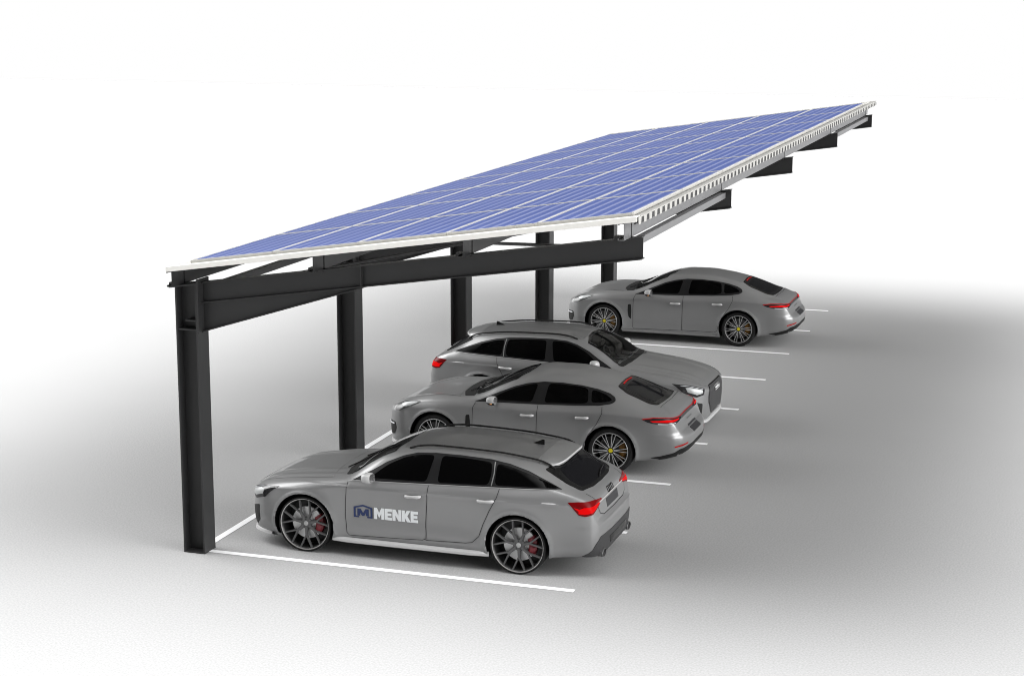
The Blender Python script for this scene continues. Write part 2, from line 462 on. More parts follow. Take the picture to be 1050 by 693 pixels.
class Body:
    """a car body surface lofted through hand-set sections; x runs from nose to tail"""
    def __init__(s, L, rows, axles, RW, flare, crease=None, ns=230, kx=1.0):
        s.kx = kx
        rows = sorted((r[0] * kx,) + tuple(r[1:]) for r in rows)
        X0_ = rows[0][0]; L = rows[-1][0] - X0_; s.L = L
        sx = lambda x: math.sqrt(max(x - X0_, 0) / L) - math.sqrt(max(1 - (x - X0_) / L, 0))
        S_ = [sx(r[0]) for r in rows]
        ch = [pchip(S_, [r[k] for r in rows]) for k in range(1, len(rows[0]))]
        sg = np.linspace(-1, 1, ns)
        xg = np.linspace(0, L, 20001); sgx = np.sqrt(xg / L) - np.sqrt(1 - xg / L)
        X = np.interp(sg, sgx, xg) + X0_
        V = [c(sg) for c in ch]
        seg = [5, 6, 22, 20, 12, 14, 8, 9]
        secs = []
        for i in range(ns):
            zbm, ys, zs, ym, zm, ysh, zsh, yb, zbl, yc, zc, yr, zr, zt = [v[i] for v in V]
            P = np.array([(0, zbm), (ys * .80, zbm + .004), (ys, zs), (ym, zm), (ysh, zsh), (yb, zbl), (yc, zc), (yr, zr), (0, zt)])
            d = np.maximum(np.linalg.norm(np.diff(P, axis=0), axis=1), 1e-4)
            t = np.concatenate([[0], np.cumsum(d)])
            # mirror beyond both ends for flat tangents on the centre line
            te = np.concatenate([[-d[0]], t, [t[-1] + d[-1]]])
            Pe = np.vstack([(-P[1][0], P[1][1]), P, (-P[-2][0], P[-2][1])])
            fy, fz = pchip(te, Pe[:, 0]), pchip(te, Pe[:, 1])
            tt = np.concatenate([np.linspace(t[k], t[k + 1], seg[k], endpoint=False) for k in range(8)] + [[t[-1]]])
            secs.append(np.stack([np.full(len(tt), X[i]), fy(tt), fz(tt)], 1))
        A = np.array(secs)                        # ns x nt x 3, right half (y>0)
        if crease: A = crease(A)
        for ax, az, in axles:                     # swell over the wheels with a lip at the opening
            r = np.hypot(A[:, :, 0] - ax, A[:, :, 2] - az)
            side = (A[:, :, 1] > .55) & (A[:, :, 2] < az + .62)
            A[:, :, 1] += np.where(side, flare * np.exp(-((r - RW) / .11) ** 2) + .018 * np.exp(-((r - RW - .014) / .022) ** 2), 0)
        s.A = A
        nt_ = A.shape[1]
        right = A.reshape(-1, 3)
        left = A[:, 1:-1, :].copy(); left[:, :, 1] *= -1
        nl = nt_ - 2
        vs = [tuple(p) for p in right] + [tuple(p) for p in left.reshape(-1, 3)]
        base = ns * nt_

        def vid(i, k):                            # ring index: 0..nt-1 right half up, then left half down
            k %= (2 * nt_ - 2)
            if k < nt_: return i * nt_ + k
            return base + i * nl + (2 * nt_ - 2 - k) - 1
        ring = 2 * nt_ - 2
        fs = []
        for i in range(ns - 1):
            for k in range(ring):
                fs.append((vid(i, k), vid(i, k + 1), vid(i + 1, k + 1), vid(i + 1, k)))
        fs.append(tuple(vid(0, k) for k in range(ring)))
        fs.append(tuple(vid(ns - 1, k) for k in reversed(range(ring))))
        s.vs = vs; s.fs = fs; s.axles = axles; s.RW = RW
        s.bvh = BVHTree.FromPolygons(vs, fs)

    def build(s, parent, mat, cut=None):
        vs = [list(p) for p in s.vs]
        V = np.array(vs)
        keep = []; hole_v = set(); dropped = []
        for f in s.fs:
            c = V[list(f)].mean(0)
            drop = False
            if abs(c[1]) > .50 and len(f) == 4:
                for ax, az in s.axles:
                    if math.hypot(c[0] - ax, c[2] - az) < s.RW: drop = True
            if not drop and cut and len(f) == 4 and cut(c): drop = True
            (dropped if drop else keep).append(f)
        dv = {i for f in dropped for i in f}; kv = {i for f in keep for i in f}
        for i in dv & kv:                         # pull the edge of the opening onto a clean circle
            x, y, z = vs[i]
            if abs(y) < .52: continue
            for ax, az in s.axles:
                r = math.hypot(x - ax, z - az)
                if abs(r - s.RW) < .06:
                    k = s.RW / r; vs[i] = [ax + (x - ax) * k, y, az + (z - az) * k]
        mb = MB(); used = sorted(kv); mp = {a: b for b, a in enumerate(used)}
        mb.add([vs[i] for i in used], [tuple(mp[i] for i in f) for f in keep])
        return mb.build('body', mat, parent, smooth=38)

    def cast(s, o, d):
        loc, nor, idx, dist = s.bvh.ray_cast(Vector(o), Vector(d))
        return loc, nor


def smooth_poly(pts, rad=0.0, n=4):
    """round the corners of a closed polygon of 3d points"""
    if rad <= 0: return [Vector(p) for p in pts]
    out = []; N = len(pts); P = [Vector(p) for p in pts]
    for i in range(N):
        a, b_, c = P[i - 1], P[i], P[(i + 1) % N]
        la, lc = (a - b_).length, (c - b_).length
        ra, rc = min(rad, la * .45), min(rad, lc * .45)
        p0, p1 = b_ + (a - b_) * (ra / la), b_ + (c - b_) * (rc / lc)
        for k in range(n + 1):
            t = k / n
            out.append(p0 * (1 - t) ** 2 + b_ * 2 * t * (1 - t) + p1 * t * t)
    return out


def curve_poly(pts, n=6):
    """closed Catmull-Rom through points"""
    P = [Vector(p) for p in pts]; N = len(P); out = []
    for i in range(N):
        a, b_, c, d = P[i - 1], P[i], P[(i + 1) % N], P[(i + 2) % N]
        for k in range(n):
            t = k / n
            out.append(.5 * ((2 * b_) + (c - a) * t + (2 * a - 5 * b_ + 4 * c - d) * t * t + (-a + 3 * b_ - 3 * c + d) * t ** 3))
    return out


def frame_of(d):
    d = Vector(d).normalized()
    up = Vector((0, 0, 1)) if abs(d.z) < .9 else Vector((1, 0, 0))
    u = d.cross(up).normalized(); w = u.cross(d).normalized()
    return d, u, w


def patch_mesh(body, pts3, d, off=.003, grid=.035, edge=.02, skirt=.006, mb=None, mi=0):
    """a panel cut to an outline and laid on the body: outline and inner points are shot onto the surface"""
    d, u, w = frame_of(d)
    P2 = [Vector((p.dot(u), p.dot(w))) for p in (Vector(q) for q in pts3)]
    # densify the outline
    B = []
    for i in range(len(P2)):
        a, c = P2[i], P2[(i + 1) % len(P2)]
        n = max(1, int((c - a).length / edge))
        B += [a.lerp(c, k / n) for k in range(n)]
    xs = [p.x for p in B]; ys = [p.y for p in B]

    def inside(x, y):
        r = False; j = len(B) - 1
        for i in range(len(B)):
            a, c = B[i], B[j]
            if (a.y > y) != (c.y > y) and x < (c.x - a.x) * (y - a.y) / (c.y - a.y) + a.x: r = not r
            j = i
        return r
    I = []
    gx = min(xs) + grid * .5
    bn = np.array([(p.x, p.y) for p in B])
    while gx < max(xs):
        gy = min(ys) + grid * .5
        while gy < max(ys):
            if inside(gx, gy) and np.min((bn[:, 0] - gx) ** 2 + (bn[:, 1] - gy) ** 2) > (edge * .7) ** 2: I.append(Vector((gx, gy)))
            gy += grid
        gx += grid
    nb = len(B)
    vo, eo, fo, ov, oe, of = delaunay_2d_cdt(B + I, [(i, (i + 1) % nb) for i in range(nb)], [], 1, 1e-5)
    V3 = []; N3 = []; ok = []
    base = Vector(pts3[0]).dot(d)
    for p in vo:
        o = u * p.x + w * p.y + d * (base - 3.0)
        loc, nor = body.cast(o, d)
        if loc is None:
            best = body.bvh.find_nearest(u * p.x + w * p.y + d * base)
            loc, nor = best[0], best[1]
        if nor.dot(d) > 0: nor = -nor
        V3.append(loc); N3.append(nor)
    # average normals over neighbours so the offset is smooth
    acc = [n.copy() for n in N3]
    for f in fo:
        for i in f:
            for j in f: acc[i] += N3[j]
    top = [tuple(V3[i] + acc[i].normalized() * off) for i in range(len(vo))]
    faces = [tuple(f) for f in fo]
    # outline skirt back to the body
    cnt = {}
    for f in faces:
        for k in range(len(f)):
            e = (f[k], f[(k + 1) % len(f)]); cnt[tuple(sorted(e))] = cnt.get(tuple(sorted(e)), 0) + 1
    be = [e for e, c in cnt.items() if c == 1]
    bi = sorted({i for e in be for i in e}); mp = {i: len(top) + k for k, i in enumerate(bi)}
    verts = top + [tuple(V3[i] + acc[i].normalized() * (off - skirt)) for i in bi]
    faces += [(e[0], e[1], mp[e[1]], mp[e[0]]) for e in be]
    mb = mb or MB()
    mb.add(verts, faces, mi)
    return mb


def ribbon_mesh(body, pts3, d, width=.008, off=.003, closed=False, mb=None, step=.02):
    d, u, w = frame_of(d)
    P = [Vector(p) for p in pts3]
    if closed: P = P + [P[0]]
    D = []
    for a, c in zip(P[:-1], P[1:]):
        n = max(1, int((c - a).length / step)); D += [a.lerp(c, k / n) for k in range(n)]
    D.append(P[-1])
    L_, N_ = [], []
    base = D[0].dot(d)
    for p in D:
        o = u * p.dot(u) + w * p.dot(w) + d * (base - 3)
        loc, nor = body.cast(o, d)
        if loc is None:
            b_ = body.bvh.find_nearest(p); loc, nor = b_[0], b_[1]
        if nor.dot(d) > 0: nor = -nor
        L_.append(loc); N_.append(nor)
    vs = []
    for i in range(len(L_)):
        t = (L_[min(i + 1, len(L_) - 1)] - L_[max(i - 1, 0)])
        if t.length < 1e-6: t = u
        sd = N_[i].cross(t).normalized() * (width / 2)
        vs += [tuple(L_[i] + N_[i] * off + sd), tuple(L_[i] + N_[i] * off - sd)]
    fs = [(2 * i, 2 * i + 1, 2 * i + 3, 2 * i + 2) for i in range(len(L_) - 1)]
    mb = mb or MB(); mb.add(vs, fs)
    return mb


mir = lambda pts: [(p[0], -p[1], p[2]) for p in pts]


class CarBuilder:
    def __init__(s, root, body): s.root = root; s.b = body

    def patch(s, name, pts, d, mat, off=.003, parent=None, both=False, rad=0.0, curve=False, grid=.035, edge=.02, skirt=.006, smooth=40):
        out = []
        for sg in ((0, 1) if both else (0,)):
            q = [(p[0] * s.b.kx, p[1], p[2]) for p in (pts if sg == 0 else mir(pts))]
            dd = d if sg == 0 else (d[0], -d[1], d[2])
            q = curve_poly(q) if curve else smooth_poly(q, rad)
            par = parent[sg] if isinstance(parent, (list, tuple)) else (parent or s.root)
            out.append(patch_mesh(s.b, q, dd, off, grid, edge, skirt).build(name, mat, par, smooth=smooth))
        return out if both else out[0]

    def line(s, name, pts, d, mat, width=.008, off=.003, parent=None, both=False, closed=False):
        out = []
        for sg in ((0, 1) if both else (0,)):
            q = [(p[0] * s.b.kx, p[1], p[2]) for p in (pts if sg == 0 else mir(pts))]
            dd = d if sg == 0 else (d[0], -d[1], d[2])
            par = parent[sg] if isinstance(parent, (list, tuple)) else (parent or s.root)
            out.append(ribbon_mesh(s.b, q, dd, width, off, closed).build(name, mat, par, smooth=60))
        return out if both else out[0]

    def on(s, p, d, off=0.0):
        """point p moved along d onto the body"""
        d = Vector(d).normalized(); p = Vector(p)
        loc, nor = s.b.cast(p - d * 3, d)
        if loc is None: loc, nor, _, _ = s.b.bvh.find_nearest(p)
        if nor.dot(d) > 0: nor = -nor
        return loc + nor * off


def wheel(car, ax, az, yo, side, kind, RT, RR, wid):
    """one wheel; side -1 = near (left) side. yo: y of the outer tyre face (positive number)"""
    k = side
    Y = lambda v: k * v                            # local y measured from hub plane, + = outwards
    hub = MB(); 
    hub.lathe_y([(RR - .028, Y(-wid + .03)), (RR - .030, Y(-.05)), (RR - .022, Y(-.02)), (RR - .012, Y(-.012)), (RR - .006, Y(-.035)), (RR - .004, Y(-wid + .02))], 72)
    hub.lathe_y([(.001, Y(-wid + .06)), (.13, Y(-wid + .06)), (RR - .03, Y(-wid + .04))], 48)
    w = hub.build('wheel', M['rim_black'], car, smooth=40, loc=(ax, k * yo, az))
    ty = MB()
    ty.lathe_y([(RR - .006, Y(-.022)), (RR + .004, Y(-.010)), (RR + .018, Y(-.002)), (RT - .030, Y(0)), (RT - .013, Y(-.008)), (RT - .004, Y(-.020)), (RT, Y(-.045)),
                (RT, Y(-wid + .045)), (RT - .012, Y(-wid + .008)), (RT - .04, Y(-wid)), (RR, Y(-wid + .012))], 84)
    ty.build('tyre', M['tyre'], w, smooth=40)
    rm = MB()

    def spoke(a0, r0, a1, r1, w0, w1, y0, y1, th, mi=0, mside=None):
        p0 = Vector((math.cos(a0) * r0, 0, math.sin(a0) * r0)); p1 = Vector((math.cos(a1) * r1, 0, math.sin(a1) * r1))
        n_ = Vector((-(p1 - p0).z, 0, (p1 - p0).x)).normalized()
        v = []
        for yy0, yy1, ex in ((y0 - th, y1 - th, 1.0), (y0, y1, .62)):
            for p, ww, yy in ((p0, w0, yy0), (p1, w1, yy1)):
                v += [p + n_ * ww * .5 * ex + Vector((0, Y(yy), 0)), p - n_ * ww * .5 * ex + Vector((0, Y(yy), 0))]
        rm.add(v, [(0, 1, 3, 2)], mside if mside is not None else mi)
        rm.add(v, [(4, 6, 7, 5)], mi)
        rm.add(v, [(0, 2, 6, 4), (1, 5, 7, 3), (2, 3, 7, 6), (0, 4, 5, 1)], mside if mside is not None else mi)
    if kind == 'mesh':
        for j in range(7):
            a = 2 * math.pi * j / 7 + .25
            spoke(a, .045, a, .170, .054, .034, -.048, -.037, .030)
            for sgn in (-1, 1):
                spoke(a + sgn * .014, .155, a + sgn * .250, RR - .014, .028, .024, -.037, -.016, .028)
        rm.lathe_y([(.001, Y(-.050)), (.070, Y(-.050)), (.078, Y(-.062)), (.078, Y(-.10))], 40, 0)
        for j in range(5):
            a = 2 * math.pi * j / 5 + .3
            rm.lathe_y([(.001, Y(-.0475)), (.010, Y(-.0475)), (.010, Y(-.06))], 10, 1, cx=.055 * math.cos(a), cz=.055 * math.sin(a))
        rm.build('rim', [M['rim_dark'], M['rim_black']], w, smooth=30)
        lp = MB(); lp.lathe_y([(RR - .015, Y(-.020)), (RR - .012, Y(-.008)), (RR - .003, Y(-.006)), (RR + .001, Y(-.014))], 84)
        lp.build('rim_lip', M['rim_lip'], w, smooth=50)
        cp = MB(); cp.lathe_y([(.001, Y(-.040)), (.026, Y(-.041)), (.032, Y(-.050))], 28)
        cp.build('hub_cap', M['hubcap'], w, smooth=50)
        rd, cal = .215, M['red_caliper']
    else:
        for j in range(10):
            a = 2 * math.pi * j / 10 + .1
            for sgn in (-1, 1):
                spoke(a + sgn * .075, .048, a + sgn * .105, RR - .012, .016, .014, -.040, -.014, .030, 1, 0)
        rm.lathe_y([(.036, Y(-.040)), (.060, Y(-.044)), (.070, Y(-.058)), (.072, Y(-.10))], 40, 0)
        rm.lathe_y([(RR - .014, Y(-.020)), (RR - .011, Y(-.010)), (RR - .005, Y(-.010)), (RR + .001, Y(-.016))], 84, 1)
        rm.build('rim', [M['rim_black'], M['rim_silver']], w, smooth=30)
        cp = MB(); cp.lathe_y([(.001, Y(-.034)), (.030, Y(-.035)), (.037, Y(-.045))], 28)
        cp.build('hub_cap', M['yellow'], w, smooth=50)
        rd, cal = .205, M['amber_caliper']
    ds = MB(); yd = -.105
    ds.lathe_y([(.085, Y(yd)), (rd, Y(yd)), (rd, Y(yd - .03)), (.085, Y(yd - .03))], 64, 0)
    ds.lathe_y([(.001, Y(yd + .018)), (.080, Y(yd + .018)), (.086, Y(yd))], 40, 0)
    ds.build('brake_disc', [M['disc'] if kind == 'mesh' else M['disc_dim']], w, smooth=30)
    ca = MB()
    for a0, a1, r0, r1, dy in ((-.62, .62, .128, .232, .022), (-.52, -.08, .142, .222, .034), (.08, .52, .142, .222, .034)):
        ca.lathe_y([(r0, Y(yd - .05)), (r0, Y(yd + dy - .006)), (r0 + .008, Y(yd + dy)), (r1 - .010, Y(yd + dy)), (r1, Y(yd + dy - .008)), (r1, Y(yd - .05))], 16, 0, a0, a1)
    ca.build('brake_caliper', cal, w, smooth=40)
    return w


def wheel_well(car, ax, az, RW, side, yin, yout):
    m_ = MB(); k = side
    m_.lathe_y([(RW + .003, k * yout), (RW + .012, k * (yout - .05)), (RW + .012, k * yin), (.001, k * yin)], 40, 0, R(-14), R(194), ax, az)
    m_.build('wheel_arch_liner', M['matte_black'], car, smooth=40)


# ---------------- estate car
ER = [
 # x     zb    ys   zs    ym   zm    ysh  zsh   yb   zbl   yc   zc    yr   zr    zt
 (0.045, .40, .22, .41, .30, .50, .29, .58, .26, .615, .21, .630, .12, .636, .638),
 (0.057, .27, .40, .28, .48, .47, .47, .62, .43, .665, .34, .680, .19, .688, .690),
 (0.085, .20, .52, .21, .61, .45, .60, .660, .56, .710, .43, .728, .24, .737, .740),
 (0.14, .165, .64, .185, .725, .45, .715, .690, .665, .744, .52, .768, .28, .782, .785),
 (0.26, .160, .76, .190, .845, .46, .835, .735, .765, .792, .59, .824, .31, .843, .847),
 (0.48, .165, .86, .205, .925, .49, .915, .790, .835, .852, .64, .890, .33, .911, .916),
 (0.95, .18, .90, .225, .962, .56, .950, .845, .875, .925, .67, .962, .345, .985, .991),
 (1.35, .19, .905, .225, .945, .56, .938, .875, .885, .965, .70, 1.006, .36, 1.034, 1.042),
 (1.53, .19, .905, .225, .940, .56, .935, .887, .885, .985, .73, 1.036, .40, 1.076, 1.086),
 (1.75, .19, .905, .225, .938, .56, .934, .900, .885, 1.000, .735, 1.140, .45, 1.235, 1.258),
 (2.00, .19, .905, .225, .938, .56, .934, .912, .885, 1.015, .700, 1.275, .45, 1.360, 1.382),
 (2.28, .19, .905, .225, .938, .56, .934, .925, .885, 1.028, .665, 1.375, .44, 1.437, 1.460),
 (2.70, .19, .905, .225, .938, .56, .936, .940, .885, 1.045, .650, 1.430, .43, 1.478, 1.497),
 (3.45, .19, .905, .225, .945, .58, .942, .955, .885, 1.080, .645, 1.408, .42, 1.466, 1.486),
 (3.85, .19, .905, .225, .965, .62, .958, .955, .880, 1.095, .638, 1.368, .41, 1.440, 1.460),
 (4.05, .195, .90, .230, .960, .62, .954, .955, .876, 1.100, .632, 1.335, .41, 1.422, 1.440),
 (4.16, .20, .895, .235, .952, .62, .947, .955, .872, 1.100, .630, 1.305, .41, 1.386, 1.404),
 (4.30, .21, .88, .250, .942, .62, .937, .955, .866, 1.100, .632, 1.240, .41, 1.316, 1.334),
 (4.50, .22, .855, .270, .918, .62, .913, .945, .846, 1.078, .640, 1.135, .42, 1.188, 1.204),
 (4.64, .228, .835, .278, .895, .61, .888, .930, .822, 1.035, .640, 1.062, .40, 1.094, 1.106),
 (4.72, .23, .815, .282, .878, .60, .870, .915, .800, 1.000, .635, 1.024, .38, 1.044, 1.053),
 (4.785, .232, .785, .285, .855, .59, .845, .885, .772, .958, .620, .982, .36, 1.000, 1.008),
 (4.815, .235, .765, .29, .838, .58, .826, .850, .745, .915, .605, .940, .34, .955, .962),
 (4.835, .24, .74, .30, .815, .575, .802, .775, .725, .830, .580, .852, .32, .864, .870),
 (4.858, .25, .71, .31, .785, .57, .772, .700, .705, .742, .555, .757, .30, .766, .770),
 (4.885, .27, .63, .34, .720, .57, .708, .672, .650, .708, .510, .720, .28, .727, .730),
 (4.905, .31, .52, .385, .600, .565, .590, .655, .540, .688, .430, .698, .23, .704, .706),
 (4.920, .37, .38, .43, .450, .56, .440, .632, .405, .660, .320, .668, .18, .673, .675),
 (4.930, .45, .22, .48, .29, .555, .285, .600, .26, .620, .20, .626, .10, .630, .631),
]
EAX = [(.955, .370), (3.880, .370)]


def estate_crease(A):
    x, y, z = A[:, :, 0], A[:, :, 1], A[:, :, 2]
    # bonnet ridges: two soft folds on each side running from cowl to nose
    w = np.clip((x - .10) / .35, 0, 1) * np.clip((1.62 - x) / .3, 0, 1) * (z > .6)
    for yc0, yc1, h, s in ((.36, .50, .011, .030), (.56, .68, .012, .028)):
        yc = yc0 + (yc1 - yc0) * np.clip(x / 1.4, 0, 1)
        d = y - yc
        A[:, :, 2] += w * h * np.where(d < 0, np.exp(-(d / (s * 1.4)) ** 2), np.exp(-(d / (s * 3)) ** 2))
    # shoulder line along the flank
    zc = .93 + .006 * x
    side = (np.abs(y) > .80)
    we = np.clip((x - .5) / .4, 0, 1) * np.clip((4.6 - x) / .3, 0, 1)
    up_ = np.clip((z - zc) / .012 + .5, 0, 1) * np.exp(-np.clip(z - zc, 0, 1) / .07)
    A[:, :, 1] += np.where(side, we * (.010 * np.exp(-(np.clip(zc - z, 0, 1) / .05) ** 2) * (z < zc) + (.010 - .016 * up_) * (z >= zc) * np.exp(-np.clip(z - zc, 0, 1) / .07)), 0)
    # scallop low on the doors
    wd = np.clip((x - 1.45) / .25, 0, 1) * np.clip((3.35 - x) / .25, 0, 1)
    A[:, :, 1] -= np.where(side, wd * .016 * np.exp(-((z - .42) / .09) ** 2), 0)
    A[:, :, 1] += np.where(side, wd * .010 * np.exp(-((z - .31) / .03) ** 2), 0)
    return A


def P3(xz, y): return [(x, y, z) for x, z in xz]


SIDE = (0, 1, 0)


def rings(cb, name, d, center, u_dir, r, mat, parent=None, off=.006):
    mb = MB(); u = Vector(u_dir).normalized()
    dd = Vector(d).normalized(); w = u.cross(dd).normalized()
    for k in range(4):
        c = Vector(center) + u * (k - 1.5) * r * 1.62
        pts = [cb.on(c + u * r * math.cos(a) + w * r * math.sin(a), d, off) for a in [2 * math.pi * j / 20 for j in range(21)]]
        mb.tube(pts, r * .15, 6, cap=False)
    return mb.build(name, mat, parent or cb.root, smooth=60)


def mirror_part(car, x, y, z, side, cap_mat, two_tone=False, root=None):
    """door mirror: cap shell on a short stalk"""
    mb = MB()
    prof = [(-.075, .35), (-.060, .72), (-.030, .95), (.01, 1.0), (.045, .96), (.062, .86)]
    rings_ = []
    n = 20
    for dx, s_ in prof:
        rg = []
        for k in range(n):
            a = 2 * math.pi * k / n
            ca, sa = math.cos(a), math.sin(a)
            yy = .105 * s_ * math.copysign(abs(ca) ** .75, ca); zz = .070 * s_ * math.copysign(abs(sa) ** .75, sa)
            rg.append((x + dx + .02 * ca * 0, side * (y + .10 + yy), z + .02 + zz + .012 * ca))
        rings_.append(rg)
    vs = [p for rg in rings_ for p in rg]; fs = []
    for i in range(len(prof) - 1):
        for k in range(n): fs.append((i * n + k, i * n + (k + 1) % n, (i + 1) * n + (k + 1) % n, (i + 1) * n + k))
    fs.append(tuple(range(n)))
    mi = []
    mb.add(vs, fs)
    for idx, f in enumerate(mb.f):
        zz = sum(mb.v[i][2] for i in f) / len(f)
        mb.mi[idx] = 1 if (two_tone and zz < z + .000) else 0
    o = mb.build('door_mirror', [cap_mat, M['matte_black']], car, smooth=50)
    g_ = MB(); g_.add([rings_[-1][k] for k in range(n)], [tuple(range(n))]); g_.build('mirror_glass', M['chrome'], o)
    st = MB(); st.tube([(x + .02, side * (y - .04), z - .035), (x + .01, side * (y + .03), z - .03), (x, side * (y + .08), z - .01)], [.032, .028, .03], 10)
    st.build('mirror_stalk', M['matte_black'] if two_tone else cap_mat, o, smooth=60)
    if two_tone:
        am = MB(); am.tube([(x - .05, side * (y + .08), z - .022), (x - .03, side * (y + .16), z - .02), (x + .03, side * (y + .2), z - .01)], .009, 6)
        am.build('indicator', M['amber'], o, smooth=60)
    return o


def handle(cb, x, z, parent, side, mat, length=.22):
    mb = MB(); pts = []
    for t in (0, .08, .22, .5, .78, .92, 1):
        lift = .004 + .034 * min(1, math.sin(math.pi * t) * 2.2)
        p = cb.on((x - length / 2 + length * t, side * 1.0, z + .01 * t), (0, -side, 0), lift)
        pts.append(p)
    mb.tube(pts, [.012, .022, .022, .018, .022, .022, .012], 8, squash=1.0)
    o = mb.build('door_handle', mat, parent, smooth=60)
    return o


def interior(car, dash_x, seat_rows, floor, dash_z, yw, wheel_side):
    it = MB()
    # dashboard
    it.prism_y([(dash_x - .35, dash_z - .03), (dash_x, dash_z + .02), (dash_x + .22, dash_z - .02), (dash_x + .26, dash_z - .16), (dash_x + .1, dash_z - .45), (dash_x - .35, dash_z - .45)], -yw, yw)
    o = it.build('dashboard', M['interior'], car)
    sw = MB(); cx, cy, cz = dash_x + .36, wheel_side * .38, dash_z - .06
    pts = [(cx + .06 * math.sin(a), cy + .185 * math.cos(a), cz + .175 * math.sin(a)) for a in [2 * math.pi * k / 24 for k in range(25)]]
    sw.tube(pts, .014, 8, cap=False)
    for a in (0, math.pi, 1.5 * math.pi):
        sw.tube([(cx, cy, cz), (cx + .06 * math.sin(a), cy + .185 * math.cos(a), cz + .175 * math.sin(a))], .016, 6)
    sw.build('steering_wheel', M['interior'], car, smooth=60)
    for x, ys_ in seat_rows:
        for y in ys_:
            s_ = MB()
            def rb(x0, x1, z0, z1, w0, w1, lean):
                s_.hexa([(x0, y - w0, z0), (x1, y - w0, z0), (x1, y + w0, z0), (x0, y + w0, z0), (x0 + lean, y - w1, z1), (x1 + lean * .9, y - w1, z1), (x1 + lean * .9, y + w1, z1), (x0 + lean, y + w1, z1)])
            rb(x, x + .12, floor + .18, floor + .62, .24, .20, .14)
            rb(x + .15, x + .24, floor + .66, floor + .84, .12, .10, .03)
            rb(x - .50, x + .02, floor + .10, floor + .24, .25, .24, 0)
            s_.build('seat', M['interior'], car)


